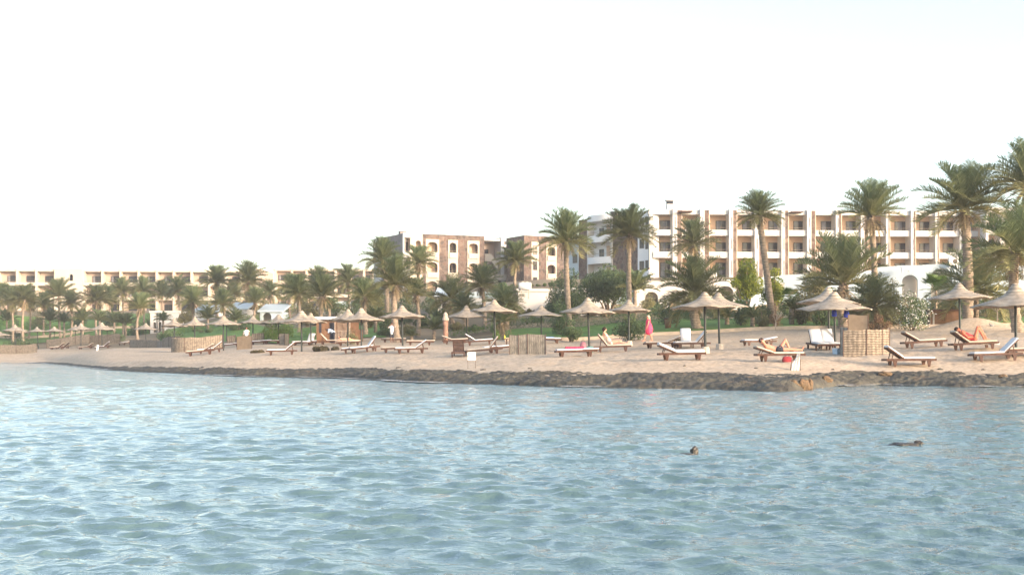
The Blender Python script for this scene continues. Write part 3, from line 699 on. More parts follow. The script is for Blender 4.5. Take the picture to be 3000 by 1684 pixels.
def shrub(px, py_top, D, wpx, seed, matl, label, cat='shrub', group=None, n=3000, size=.085, name='shrub', flowers=None, pybase=None, grp_trunk=False, zlift=0.):
    s = F/D; g0 = gp(px, D); top = wp(px, py_top, D).z - g0.z; W_ = wpx/s/2
    o = empty(name, g0, 0, label, cat, group); r = min(W_, top)*.5
    if top < .3: top = .3
    lb = []; rr = random.Random(seed)
    z0 = zlift*top
    if top > 2*W_: r = W_*.62
    if zlift: r = W_*.55
    for k in range(11 if top < 2*W_ and not zlift else 22):
        a = rr.uniform(0, 6.28); q = rr.random()**.6; rk_ = r*rr.uniform(.6, 1.0)
        x = max(W_-rk_, 0)*q*math.cos(a); zz = z0 + rk_*.6 + max(top-z0-1.45*rk_, 0)*rr.random()*(1-.5*q)
        if k == 0: x, zz = 0, top-rk_*.8
        if k == 1: x, zz = -(W_-rk_), z0+max(rk_*.7, (top-z0)*.35)
        if k == 2: x, zz = (W_-rk_), z0+max(rk_*.7, (top-z0)*.4)
        lb.append((x, W_*.7*q*math.sin(a), zz, rk_, .8))
    if zlift == 0:
        m = leaf_mesh(seed, lb, n, size, matl); link('foliage', m, o)
    else:
        m = leaf_mesh(seed, lb, n, size, matl, 'crown'); link('crown', m, o)
    if flowers:
        fm = leaf_mesh(seed+50, [(a, b-.1, c, d*1.05, e) for a, b, c, d, e in lb], flowers[1], flowers[2], flowers[0], 'blossom', .97); fo = link('blossom', fm, o); fo['kind'] = 'stuff'
    st = MB()
    for k in range(4 if zlift == 0 else 6):
        t = Vector(lb[k][:3]); st.tube([(.06*k-.1, 0, -.15), Vector((t.x*.35, t.y*.3, t.z*.45)), t], [.07+.05*(zlift>0), .045+.03*(zlift>0), .02], 6)
    st.build('stem' if zlift == 0 else 'trunk', M_bark, o, True)
    return o
shrub(1665,782,112,120,1,M_leafd,'left round half of the dark spreading trees behind the tall pale palm','tree','dark spreading trees',7000,.11,'broadleaf_tree')
shrub(1780,772,115,190,2,M_leafd,'wide dark spreading tree in front of the rounded balconies','tree','dark spreading trees',13000,.11,'broadleaf_tree',zlift=.25)
shrub(1628,815,120,70,77,M_leafd,'small dark tree at the left foot of the spreading trees','tree','dark spreading trees',2400,.10,'broadleaf_tree')
shrub(1675,934,84,70,3,M_leafd,'round dark green bush on the sand before the lawn','bush',None,2600,.06)
shrub(1845,914,80,104,4,M_leafd,'wide green bush behind the parasol pole left of the woman in pink','bush',None,3600,.06)
shrub(2185,756,98,104,5,M_leafy,'rounded tree dotted with yellow blossom left of the leaning palm','tree',None,10000,.085,'flowering_tree',zlift=.36)
shrub(2266,786,100,80,6,M_leafy,'smaller yellow-green tree right of the leaning palm','tree',None,7000,.085,'flowering_tree',zlift=.3)
shrub(2385,796,96,150,7,M_leafo,'dark olive tree in front of the white wall','tree',None,8000,.09,'broadleaf_tree')
shrub(2672,846,79,116,8,M_leafd,'shrub covered in white flowers under the arch of the white wall','shrub',None,3600,.06,'flowering_shrub',flowers=(M_flower,700,.055))
shrub(2610,830,88,70,9,M_leafo,'olive bush right of the brown-green low palm','bush',None,2400,.07)
shrub(2500,868,90,60,90,M_leafo,'low olive bush between young palm and brown-green palm','bush',None,1800,.07)
shrub(2272,885,86,44,10,M_leafr,'reddish brown shrub at the foot of the leaning palm','shrub',None,1400,.05)
shrub(2232,902,86,50,11,M_leafo,'dull green shrub hugging the leaning trunk','shrub',None,1600,.055)
shrub(2575,920,78,70,12,M_leafr,'rusty brown undergrowth right of the woven enclosure','shrub',None,2000,.05)
shrub(2630,905,84,46,13,M_leafr,'brown shrub between low palm and white flowers','shrub',None,1400,.05)
shrub(2790,868,86,50,113,M_leafo,'olive shrub behind the brown wooden box','shrub',None,1600,.06)
shrub(2925,885,90,90,114,M_leafo,'olive bush behind the right-hand lawn','shrub',None,2200,.06)
shrub(1452,925,104,40,14,M_leafd,'green bush beside the parasol pole left of the grey screen','bush',None,1500,.06)
shrub(1455,965,96,26,15,M_leafb,'small bright bush behind the parasol pole left of the grey screen','bush',None,900,.05)
shrub(900,850,150,70,16,M_leafo,'olive tree between the palms above the large parasol','tree',None,2600,.10,'broadleaf_tree')
shrub(545,905,182,56,17,M_leafo,'pale green tree at the right corner of the white arched house','tree',None,1800,.12,'broadleaf_tree')
shrub(838,920,128,60,18,M_leafb,'bright green shrub left of the large parasol','shrub',None,1800,.08)
shrub(800,938,122,90,19,M_leafb,'rounded bright green bush behind the plywood board','shrub',None,2200,.08)
shrub(1030,960,100,46,20,M_leafo,'olive shrub under the kiosk\'s right parasol','shrub',None,1200,.06)
shrub(1130,958,112,60,21,M_leafd,'dark shrub behind the standing man in white','shrub',None,1600,.07)
shrub(1195,945,114,60,22,M_leafo,'olive shrub between the two thick trunks','shrub',None,1600,.07)
shrub(1390,950,112,60,23,M_leafd,'dark shrub under the set-back parasol','shrub',None,1600,.07)
shrub(1340,942,116,50,24,M_leafo,'olive shrub right of the carved post','shrub',None,1400,.07)
shrub(60,985,172,90,25,M_leafd,'dark green hedge-like bush over the reed wall at far left','bush',None,2000,.10)
shrub(215,985,172,100,26,M_leafd,'long dark bush over the reed wall left of the far parasols','bush',None,2000,.10)
shrub(335,970,168,70,27,M_leafd,'dark bush behind the far left pole','bush',None,1600,.10)
shrub(495,962,160,80,28,M_leafd,'dark bush below the white arched house','bush',None,1800,.10)
shrub(620,960,156,110,29,M_leafd,'dark bush behind the curved reed wall','bush',None,2200,.10)
shrub(700,940,152,70,30,M_leafd,'dark shrub above the far panel left of the man behind the board','bush',None,1800,.09)
k = 31
for (px, pt, D, wd_, lab) in [(110,905,222,70,'bush on the lawn terrace beside the brownish low palm'),(230,912,222,60,'bush under the blank stairwell wall'),(320,915,215,70,'bush between the two slender palms of the balcony row'),(20,905,232,60,'bush behind the palm at the left picture edge'),
 (440,880,205,60,'bush above the left corner of the arched white house'),(600,870,205,80,'bush left of the tall twin palms'),(690,868,200,80,'bush between the tall twin palms'),(780,880,190,70,'bush at the foot of the pinkish end wall'),(830,860,185,80,'bush left of the crossing palms'),(890,875,170,70,'bush above the large parasol by the crossing palms'),
 (980,870,165,90,'bush behind the bright white house over the kiosk'),(1040,850,160,80,'bush behind the broad palm above the kiosk'),(1110,850,150,80,'bush below the shade-grey stone flank'),(1190,850,145,90,'bush behind the wide-crowned palm'),(1260,850,150,80,'bush under the left arch column'),(1340,850,150,80,'bush under the middle arch column'),
 (1420,870,140,70,'bush behind the light-trunked palm'),(1490,850,135,60,'bush at the foot of the white galleries'),(1550,905,125,80,'bush before the rounded house with the tank'),(1290,900,128,70,'bush just left of the dark palm under the arches'),(1180,905,130,70,'bush right behind the standing man\'s palm'),(1080,900,130,70,'bush behind the shaggy palm'),(1240,920,122,60,'bush behind the young green palm'),(1000,925,125,50,'bush touching the kiosk\'s back wall'),
 (1480,900,112,80,'bush behind the untidy drooping palm'),(1560,925,112,70,'bush behind the reed parasol of the grey screen'),(1625,880,118,80,'bush low under the dark spreading trees'),(1760,900,116,110,'bush on the lawn edge under the wide spreading tree'),(1830,872,116,70,'bush left of the low white arches'),(1930,885,112,70,'bush before the low white arches'),
 (2100,880,104,60,'bush right of the fat-trunked palm'),(2290,870,104,80,'bush between leaning palm and small fan palm'),(2440,850,104,90,'bush behind the rear overlapping parasol'),(2600,860,106,60,'bush under the bluish-shaded white wall'),(2730,858,102,110,'bush at the foot of the bright fan palm'),(2880,850,104,120,'bush behind the massive trunk'),(2960,860,100,90,'bush below the heavy palm at the right edge'),
 (2175,872,90,70,'shrub under the yellow-flowering tree'),(2235,868,92,60,'shrub behind the leaning trunk'),(2345,862,90,80,'shrub behind the small stubby palm'),(2410,872,88,70,'shrub left of the rear overlapping parasol'),(2530,800,98,90,'tree-like shrub right of the long-fronded palm'),(2620,812,100,60,'shrub climbing the left end of the bluish-shaded white wall'),(2790,800,98,110,'tall shrub mass left of the massive trunk'),(2890,795,98,130,'tall shrub mass right of the massive trunk'),(2700,870,92,60,'shrub right of the white flowers'),(1960,868,96,80,'shrub behind the lawn bin'),(1640,878,100,70,'shrub left of the tall pale palm trunk'),(1900,852,118,70,'shrub beside the first low arch'),(2075,845,118,60,'shrub between the low arches'),
 (1475,826,146,70,'bush on the bank under the white galleries'),(1540,832,144,90,'bush on the bank behind the white water tank'),(1610,828,142,80,'bush on the bank under the brown stone block'),(1670,835,140,70,'bush on the bank left of the spreading tree crown'),
 (1500,870,118,60,'bush left of the rounded house with the tank'),(40,935,210,70,'bush on the lowest lawn strip at the left edge'),(395,925,195,60,'bush left of the arched white house'),(925,905,150,70,'bush left behind the kiosk roof'),(1140,915,118,60,'bush between the thick trunks near the man in white'),(2010,880,106,60,'bush left of the drooping fat-trunked palm')]:
    matl = [M_leafd, M_leafo, M_leafd][k % 3]
    shrub(px, pt, D, wd_, k, matl, ('dark ' if matl is M_leafd else 'olive ') + lab, 'bush', 'background bushes between the palms', 1700, .11 if D > 120 else .085)
    k += 1
# clipped hedges behind the lawn and plants on the terrace
def hedge(px0, px1, D0, D1, h, dep, label, matl, seed):
    A = gp(px0, D0); B = gp(px1, D1); o = empty('hedge', A, 0, label, 'hedge', 'clipped hedges'); n = max(3, int((B-A).length/.6)); lb = []
    for k in range(n+1):
        q = A.lerp(B, k/n); z = gz(q.x, q.y); lb.append((q.x-A.x, q.y-A.y, z-A.z+h*.5, max(.42, h*.62), h*.5/max(.42, h*.62)))
    link('foliage', leaf_mesh(seed, lb, int(n*220), .055, matl), o)
hedge(1686, 1800, 104, 104, 1.0, .8, 'dark low hedge along the back of the lawn behind the round bush', M_leafd, 201)
hedge(1893, 2020, 100, 101, 1.0, .8, 'dark low hedge below the white arches', M_leafd, 202)
hedge(1470, 1686, 107, 105, 1.0, .8, 'dark hedge along the back of the lawn behind the grey screen', M_leafd, 211)
hedge(1800, 1893, 104, 102, .9, .8, 'dark hedge behind the woman in pink', M_leafd, 212)
hedge(2020, 2320, 101, 101, .8, .8, 'dark hedge behind the leaning palm', M_leafd, 213)
hedge(2320, 3060, 101, 100, .8, .8, 'long hedge behind the right-hand lawn', M_leafo, 214)
hedge(0, 240, 222, 222, .9, .8, 'low hedge on the terraced lawn at far left', M_leafb, 203)
hedge(520, 760, 170, 165, 1.0, .8, 'bright hedge behind the curved reed wall', M_leafb, 204)
hedge(880, 1000, 130, 128, 1.0, .8, 'bright hedge left of and behind the kiosk', M_leafb, 205)
hedge(1330, 1440, 108, 108, .7, .7, 'yellowish low hedge under the set-back parasol', M_leafb, 206)
PLAB = ['dark plant left of the water tank on the terrace', 'small olive plant on the terrace before the second balcony column', 'dark plant right of the water tank on the terrace', 'olive plant on the short white wall', 'small dark plant at the right end of the short white wall', 'olive plant on the terrace left of the metal box', 'small dark plant left of the air conditioner', 'small olive plant next to the air conditioner', 'dark plant right behind the water tank']
for i, (px, pt, D, wd_) in enumerate([(1985,800,138,40),(2018,796,138,36),(2125,806,137,60),(2330,786,138,50),(2375,795,136,36),(2560,793,137,50),(2690,764,137,30),(2740,760,137,26),(2050,808,137,50)]):
    shrub(px, pt, D, wd_, 300+i, M_leafo if i % 2 else M_leafd, PLAB[i], 'plant', 'small plants on the terrace edge', 500, .07, 'terrace_plant')

# seaweed heaps
def heap(name, pxc, py, D, wpx_, hpx, seed, label):
    s = F/D; g0 = gp(pxc, D); W_ = wpx_/s/2; hh = hpx/s
    lb = lobes(seed, 14, W_*.8, .6, hh*.35, hh*.35, hh*.55, .7)
    me = leaf_mesh(seed, lb, 2600, .075, M_weed, name); o = link(name, me); o.location = g0; tag(o, label, 'seaweed heap')
heap('seaweed_heap', 958, 1030, 84, 104, 28, 61, 'large brown-green heap of dry seaweed before the kiosk')
heap('seaweed_heap', 755, 1038, 84, 44, 13, 62, 'small dark seaweed heap at the foot of the white lounger')
heap('seaweed_heap', 1990, 985, 78, 60, 8, 63, 'flat dark scatter of twigs at the foot of the fat drooping palm')

# dry bare shrub by the leaning palm and bare young tree at right
def bare(px, py, D, hpx, seed, label):
    s = F/D; g0 = gp(px, D); h = hpx/s; rr = random.Random(seed); o = empty('bare_tree', g0, 0, label, 'bare tree'); mb = MB()
    mb.tube([(0,0,-.1),(.03,0,h*.5)], [.05,.04], 6)
    for k in range(6):
        a = rr.uniform(0,6.28); e = rr.uniform(.5,1.2); q = Vector((.03,0,h*(.35+.03*k))); q2 = q + Vector((math.cos(a)*math.cos(e), math.sin(a)*math.cos(e), math.sin(e)))*h*.3
        q3 = q2 + Vector((math.cos(a+.4)*.5, math.sin(a+.4)*.5, .9))*h*.22; mb.tube([q, q2, q3], [.03,.022,.01], 5)
        mb.tube([q2, q2 + Vector((math.cos(a-.8)*.6, math.sin(a-.8)*.6, .6))*h*.18], [.02,.008], 5)
    mb.build('trunk', mat('pale_bare_wood', (.45,.38,.32), .9), o, True)
bare(2921, 952, 82, 112, 4, 'leafless pale young tree on the lawn at the right')
bare(2272, 960, 84, 60, 5, 'dry leafless shrub beside the leaning palm trunk')

# ------------------------------------------------------------ buildings
class Fac:
    """a facade frame: local x along the front, y into the building, z up (world height)"""
    def __init__(s, root, px0, D0, px1, D1):
        s.root = root; s.A = Vector(((px0-CX)/F*D0, D0, 0)); B = Vector(((px1-CX)/F*D1, D1, 0)); s.d = (B-s.A).normalized(); s.L = (B-s.A).length
        s.ang = math.atan2(s.d.y, s.d.x); s.D0 = D0; s.D1 = D1
        s.M = Matrix.Translation(s.A - Vector(root.location)) @ Matrix.Rotation(s.ang, 4, 'Z')
    def x(s, px):                                       # local x where the sight line of px meets the front plane
        u = (px-CX)/F; return (u*s.A.y - s.A.x)/(s.d.x - u*s.d.y)
    def D(s, px): return s.A.y + s.d.y*s.x(px)
    def mb(s): m = MB(); m.m = s.M; return m
def zat(py, D): return H + (HY-py)*D/F
def window(fc, x, z0, z1, w_, y, split=2, curtain=False):
    f = fc.mb(); t = .07
    f.box(x, x+t, y-.06, y+.02, z0, z1); f.box(x+w_-t, x+w_, y-.06, y+.02, z0, z1); f.box(x+t, x+w_-t, y-.06, y+.02, z1-t, z1); f.box(x+t, x+w_-t, y-.06, y+.02, z0, z0+t)
    for k in range(1, split): f.box(x+w_*k/split-.025, x+w_*k/split+.025, y-.05, y+.01, z0+t, z1-t)
    o = f.build('window', M_frame, fc.root)
    p = fc.mb(); p.box(x+t, x+w_-t, y-.03, y-.01, z0+t, z1-t); p.build('pane', M_glass, o)
    if curtain:
        c = fc.mb(); c.box(x+w_*curtain[0], x+w_*curtain[1], y-.038, y-.032, z0+t, z1-t); c.build('curtain', M_cloth, o)
    return o
def railing(fc, x0, x1, z0, h, y, n=1, bars=0):
    r = fc.mb()
    for k in range(n): r.box(x0, x1, y-.02, y+.02, z0+h*(k+1)/n-.035, z0+h*(k+1)/n)
    for k in range(bars): xx = x0+(x1-x0)*(k+.5)/bars; r.box(xx-.012, xx+.012, y-.012, y+.012, z0, z0+h-.035)
    return r.build('railing', M_rail, fc.root)
rr = random.Random(21)
# --- main hotel block at the right
mainb = empty('hotel_building', (wp(2300, HY, 167).x, 167, 11.4), 0, 'long white hotel block with three rows of peach balconies at the right', 'building')
fc = Fac(mainb, 1914, 163, 2885, 165)
LV = [(11.45, 14.15), (15.0, 17.2), (18.0, 20.05)]; TOP = 20.72
opens = [(1914,1970),(1999,2050),(2079,2135),(2160,2210),(2237,2288),(2311,2363),(2390,2447),(2466,2520),(2543,2594),(2608,2667),(2683,2738),(2752,2809),(2826,2880)]
xs = [(fc.x(a), fc.x(b)) for a, b in opens]; XE = fc.x(2889)
m = fc.mb(); m.box(-.6, XE+.2, 1.9, 12, 10.5, TOP-.25); m.build('wall', M_peach, mainb)
m = fc.mb(); m.box(-.6, XE, .1, 12.1, TOP-.62, TOP); m.build('roof', M_white, mainb)
for k, (a, b) in enumerate(xs):
    nx = xs[k+1][0] if k+1 < len(xs) else XE
    pw = min(.62, (nx-b)*.46)
    m = fc.mb(); m.box(b, b+pw, -.28, 1.95, 10.6, TOP+.06); m.box(b+pw, b+pw+.02, -.1, 1.9, 10.6, TOP-.03); p = m.build('pier', M_white, mainb)
    for z0, z1 in LV: w_ = fc.mb(); w_.box(b+.24, b+.44, -.292, -.27, z0+.35, z1-.35); w_.build('slit_window', M_cloth, p)
    m = fc.mb(); m.box(b+pw+.02, nx-.12, -.12, 1.9, 10.6, TOP-.07); m.build('stone_strip', M_stone, mainb)
    m = fc.mb(); m.box(nx-.12, nx, -.05, 1.9, 10.6, TOP-.10); m.build('jamb', M_yel, mainb)
    for li, (z0, z1) in enumerate(LV):
        if li:
            m = fc.mb(); zb = LV[li-1][1]; m.box(a, b, -.02, .12, zb, z0); m.box(a, b, .12, 1.9, zb+.05, zb+.2); m.build('balcony', M_white, mainb)
            railing(fc, a, b, z0, .32, .05)
        dw = min(1.8, (b-a)*.58); dx = b - dw + .12; zf = z0-.75 if li else z0+.02
        ct = rr.choice([None, (.1,.45), (.55,.92), (.3,.6), None])
        window(fc, dx, zf, zf+2.2, dw, 1.9, 2, ct)
        s_ = fc.mb(); s_.box(a+.5, a+.62, 1.84, 1.9, z0+.9, z0+1.15); s_.build('wall_lamp', M_cream, mainb)
# chimney-like roof tank at px 1965, canopies on the roof
m = fc.mb(); x = fc.x(1958); m.box(x, x+.9, 1, 2, TOP, TOP+.9); m.box(x-.12, x+1.02, .9, 2.1, TOP+1.35, TOP+1.55); ch = m.build('chimney', M_white, mainb)
m = fc.mb(); m.box(x+.05, x+.85, 1.05, 1.95, TOP+.9, TOP+1.35); m.build('vent', M_dark, ch)
for px in (1990, 2312):
    m = fc.mb(); x = fc.x(px); m.box(x, x+1.6, -1.2, 1, TOP-.42, TOP-.28); m.build('canopy', M_wood, mainb)
# right end block, taller and set forward
fe = Fac(mainb, 2889, 162.5, 3080, 163)
m = fe.mb(); m.box(0, 9.2, 1.6, 12, 10.5, 20.6); m.build('wall', M_peach, mainb)
m = fe.mb(); m.box(-.1, 9.3, -.1, 12.1, 20.3, 20.95); m.build('roof', M_white, mainb)
for a, b, mt_ in ((-.1,.25,M_white),(1.9,2.5,M_white),(2.5,3.4,M_stone),(3.4,3.9,M_white),(7.0,7.6,M_white),(7.6,8.4,M_stone),(8.4,9.2,M_white)):
    m = fe.mb(); m.box(a, b, -.15, 1.6, 10.6, 20.3); m.build('pier' if mt_ is M_white else 'stone_strip', mt_, mainb)
for z0, z1 in ((14.2,15.1),(17.3,18.1)):
    for a, b in ((.25,1.9),(3.9,7.0)):
        m = fe.mb(); m.box(a, b, -.05, .1, z0, z1); m.box(a, b, .1, 1.6, z0, z0+.15); m.build('balcony', M_white, mainb)
for z in (12.2, 15.0, 18.0):
    window(fe, .45, z-.3, z+1.7, 1.2, 1.6); window(fe, 4.6, z-.3, z+1.7, 1.8, 1.6)
# left wing of the main block: white wall, stone, rounded balconies, stone, white wall
fw = Fac(mainb, 1655, 176, 1914, 163.5)
zt = 20.7
def wing(a, b, mt_, nm, y0=0., z1=zt, z0=10.3):
    m = fw.mb(); m.box(fw.x(a), fw.x(b), y0, 9 if b < 1900 else 1.2, z0, z1); return m.build(nm, mt_, mainb)
wing(1868, 1914, M_wing, 'wall', .02, zt+.02); wing(1791, 1868, M_stone, 'stone_wall', .35); wing(1693, 1719, M_stone, 'stone_wall', .2, zt-.2); wing(1655, 1693, M_blue, 'wall', .1, zt-2.9)
m = fw.mb(); m.box(fw.x(1788)-.1, fw.x(1806), .1, 3, zt-.15, zt+.5); m.build('roof_box', M_frame, mainb)
for z in (12.6, 15.6, 18.6):
    window(fw, fw.x(1874), z, z+1.25, .8, .02); window(fw, fw.x(1891), z-.15, z+1.3, .7, .02)
    window(fw, fw.x(1677), z-1.3, z-.1, .9, .1)
x0, x1 = fw.x(1719), fw.x(1791); cx, rx = (x0+x1)/2, (x1-x0)/2
m = fw.mb(); m.box(x0, x1, 1.3, 9, 10.3, zt-.1); m.build('wall', M_wing, mainb)
def bow(z0, z1, rad, name, matl, inner=0):
    m = fw.mb(); n = 18; lo = []; hi = []
    for k in range(n+1):
        t = -1+2*k/n; x = cx+rx*t; y = 1.3 - rad*math.sqrt(max(0, 1-.62*t*t)); lo.append((x, y)); 
    vb = [m.vert((x, y, z0)) for x, y in lo]; vt = [m.vert((x, y, z1)) for x, y in lo]
    ib = [m.vert((x, min(y+.14, 1.28), z0)) for x, y in lo]; it = [m.vert((x, min(y+.14, 1.28), z1)) for x, y in lo]
    for k in range(n):
        m.f.append((vb[k], vb[k+1], vt[k+1], vt[k])); m.f.append((ib[k+1], ib[k], it[k], it[k+1])); m.f.append((vt[k], vt[k+1], it[k+1], it[k])); m.f.append((vb[k+1], vb[k], ib[k], ib[k+1]))
    if inner: c = [m.vert((x, 1.29, z0+.1)) for x, y in lo]; e = [m.vert((x, y+.05, z0+.1)) for x, y in lo]; [m.f.append((e[k], e[k+1], c[k+1], c[k])) for k in range(n)]
    return m.build(name, matl, mainb, False)
bow(zt-.75, zt+.15, 1.9, 'roof_band', M_wing, 1)
for z0 in (10.9, 13.9, 16.95):
    bow(z0, z0+.95, 1.9, 'balcony', M_wing, 1)
    m = fw.mb(); n = 16
    for k in range(n):
        t0, t1 = -1+2*k/n, -1+2*(k+1)/n
        m.bar((cx+rx*t0, 1.35-1.9*math.sqrt(1-.62*t0*t0), z0+1.4), (cx+rx*t1, 1.35-1.9*math.sqrt(1-.62*t1*t1), z0+1.4), .04)
    m.build('railing', M_rail, mainb)
    window(fw, cx-1.1, z0+.2, z0+2.2, .9, 1.3); m = fw.mb(); m.box(cx+.3, cx+1.5, 1.27, 1.3, z0+.2, z0+2.6); m.build('alcove', M_peach, mainb)
for xx in (x0, x1-.2): m = fw.mb(); m.box(xx, xx+.2, .05, 1.3, 10.3, zt-.3); m.build('pier', M_white, mainb)

m = fc.mb(); m.box(-.5, .0, .15, 1.88, 10.5, TOP-.65); m.build('jamb', M_white, mainb)
# --- middle building with arches
midb = empty('arched_building', (wp(1330, HY, 202).x, 202, 11.2), 0, 'brown stone building with three columns of arched white balconies in the middle', 'building')
f1 = Fac(midb, 1181, 199, 1419, 204.5); ZT = zat(688, 202)
X = f1.x
cols = [(1247,1286,.78),(1312,1341,.95),(1369,1404,.78)]
edges = [1238] + [v for c in cols for v in c[:2]] + [1419]
for a, b in zip(edges[::2], edges[1::2]):
    m = f1.mb(); m.box(X(a), X(b), 0, 6, 10, ZT); m.build('stone_wall', M_stone, midb)
rowz = [zat(703,201), zat(762,201), zat(818,201)]          # crown of each arch surround
for a, b, fl in cols:
    m = f1.mb(); m.box(X(a), X(b), .05, 6, rowz[0]+.12, ZT); m.build('stone_wall', M_stone, midb)
    xa, xb = X(a), X(b); t = .26
    for r, zc in enumerate(rowz):
        zlow = (rowz[r+1]+.01) if r < 2 else 10
        m = f1.mb(); ztp = zc+.10; rr_ = (xb-xa)/2-t; sp = zc-.35-rr_*fl*.8
        m.archwall(xa, xb, zlow, ztp, xa+t, xb-t, zc-3.0 if r < 2 else 10, sp, -.12, .5, 10, fl*.8); o = m.build('arch_surround', M_yel, midb)
        m = f1.mb(); m.box(xa+t, xb-t, 1.1 if a != 1312 else 1.5, 6, zlow-.2, zc); m.build('recess_wall', M_peach, midb)
        if r < 3:
            m = f1.mb(); m.box(xa+.22, xb-.22, -.30, -.125, zc-2.95, zc-2.05); m.box(xa+.3, xb-.3, -.12, 1.5, zc-2.9, zc-2.75); m.build('balcony', M_yel, midb)
            a == 1312 and window(f1, (xa+xb)/2-.5, zc-2.7, zc-.8, min(1.1, rr_*1.2), 1.5)
            railing(f1, xa+.25, xb-.25, zc-2.05, .3, -.2)
# cream corner with an arched window, recessed white strip, stone flank with grey shade in its colour
m = f1.mb(); xa, xb = X(1202), X(1238)
for r, zc in enumerate(rowz):
    zlow = (rowz[r+1]+.3) if r < 2 else 10
    m.archwall(xa, xb, zlow, zc+.3 if r else ZT+.1, X(1218), X(1233), zc-2.0, zc-.55, -.02, .4, 8, .8)
m.build('wall', M_yel, midb)
m = f1.mb(); m.box(xa, xb-.01, 1.0, 6, 10, ZT-.02); m.build('recess_wall', M_peach, midb)
m = f1.mb(); m.box(X(1181), X(1184), 0, 6, 10, ZT+.05); m.box(X(1184), xa-.02, 1.4, 6, 10, ZT); m.box(X(1184), xa-.01, 0, 1.4, ZT-.7, ZT+.04)
for z in (14.4, 17.4): m.box(X(1184), xa-.02, 0, .12, z-.3, z+.7)
m.build('wall', M_white, midb)
for z in (15.1, 18.1): window(f1, X(1193), z, z+1.7, .6, 1.4, 1)
f2 = Fac(midb, 1117, 206.5, 1181, 199.2)
m = f2.mb(); m.box(0, f2.L-.02, 0, .5, 10, ZT-.05); m.build('shade_grey_flank', M_gstone, midb)
m = f2.mb(); m.box(f2.L-1.9, f2.L-1.2, .05, 1.2, ZT-.05, ZT+.5); m.build('chimney', M_gstone, midb)
f3 = Fac(midb, 1094, 209, 1117, 206.6)
m = f3.mb(); m.box(0, .35, 0, .4, 10, ZT); m.box(.35, f3.L, 0, .4, ZT-.6, ZT); m.box(0.35, f3.L, 0, .4, 10, ZT-4.2); m.build('open_frame', M_white, midb)
# stairwell part with open galleries
f4 = Fac(midb, 1419, 207, 1535, 210); X4 = f4.x; z4t = zat(700, 208)
m = f4.mb(); m.box(0, X4(1535), 3, 8, 10, z4t); m.build('recess_wall', M_pink, midb)
m = f4.mb(); m.box(0, X4(1474), .2, 3, z4t-.35, z4t); m.box(X4(1468), X4(1477), 0, 3, 10, z4t+.3); m.build('wall', M_white, midb)
m = f4.mb(); m.box(X4(1477), X4(1510), .3, 3, z4t-1.4, z4t-.9); m.build('slab', M_white, midb)
m = f4.mb(); m.box(X4(1508), X4(1535), -1.5, 3, 10, zat(692,206)); m.build('wall', M_blue, midb)
for r, z in enumerate((12.2, 15.2, 18.2)):
    m = f4.mb(); xq = X4(1452)
    m.box(0, X4(1438), -.3, -.1, z-1.2, z+.1); m.box(0, X4(1438), -.1, 3, z-1.2, z-1.0)
    v = [m.vert(p) for p in ((X4(1438), -.3, z-1.2), (X4(1456), -.3, z-2.6), (X4(1456), -.3, z-1.5), (X4(1438), -.3, z+.1), (X4(1438), -.1, z-1.2), (X4(1456), -.1, z-2.6), (X4(1456), -.1, z-1.5), (X4(1438), -.1, z+.1))]
    for q in ((0,1,2,3),(7,6,5,4),(0,4,5,1),(1,5,6,2),(2,6,7,3),(3,7,4,0)): m.f.append(tuple(v[k] for k in q))
    m.box(X4(1452), X4(1508), -.35, -.12, z-1.4, z-.4); m.box(X4(1456), X4(1508), -.1, 3, z-1.4, z-1.2); m.build('stair_parapet', M_yel, midb)
    window(f4, X4(1436), z-.9, z+1.2, .9, 3, 1); window(f4, X4(1440)+1.8, z-.9, z+1.2, .8, 3, 1)
# stone block to the right
f5 = Fac(midb, 1535, 199, 1656, 203); X5 = f5.x; z5t = zat(691, 200)
for a, b in ((1535,1557),(1578,1600),(1630,1656)):
    m = f5.mb(); m.box(X5(a), X5(b), 0, 6, 10, z5t); m.build('stone_wall', M_stone, midb)
m = f5.mb(); m.box(X5(1557), X5(1578), -.05, 6, 10, z5t-1.0); m.build('wall', M_yel, midb)
m = f5.mb(); m.box(X5(1557), X5(1578), .05, 6, z5t-1.0, z5t-.01); m.box(X5(1600), X5(1630), .05, 6, z5t-1.3, z5t-.01); m.build('stone_wall', M_stone, midb)
for z in (12.3, 15.0, 17.6): window(f5, X5(1561), z, z+1.5, .8, -.05, 2)
for z in (12.9, 15.9, 18.9):
    xa, xb = X5(1600), X5(1630); m = f5.mb(); m.archwall(xa, xb, z-2.3, z+.7 if z > 18 else z+.69, xa+.2, xb-.2, z-2.2, z-.45, -.08, .5, 8, .7); m.build('arch_surround', M_yel, midb)
    m = f5.mb(); m.box(xa+.2, xb-.2, -.25, -.09, z-2.2, z-1.4); m.build('balcony', M_yel, midb)
m = f5.mb(); m.box(X5(1600)+.05, X5(1630)-.05, 1.4, 6, 10, z5t-1.35); m.build('recess_wall', M_peach, midb)

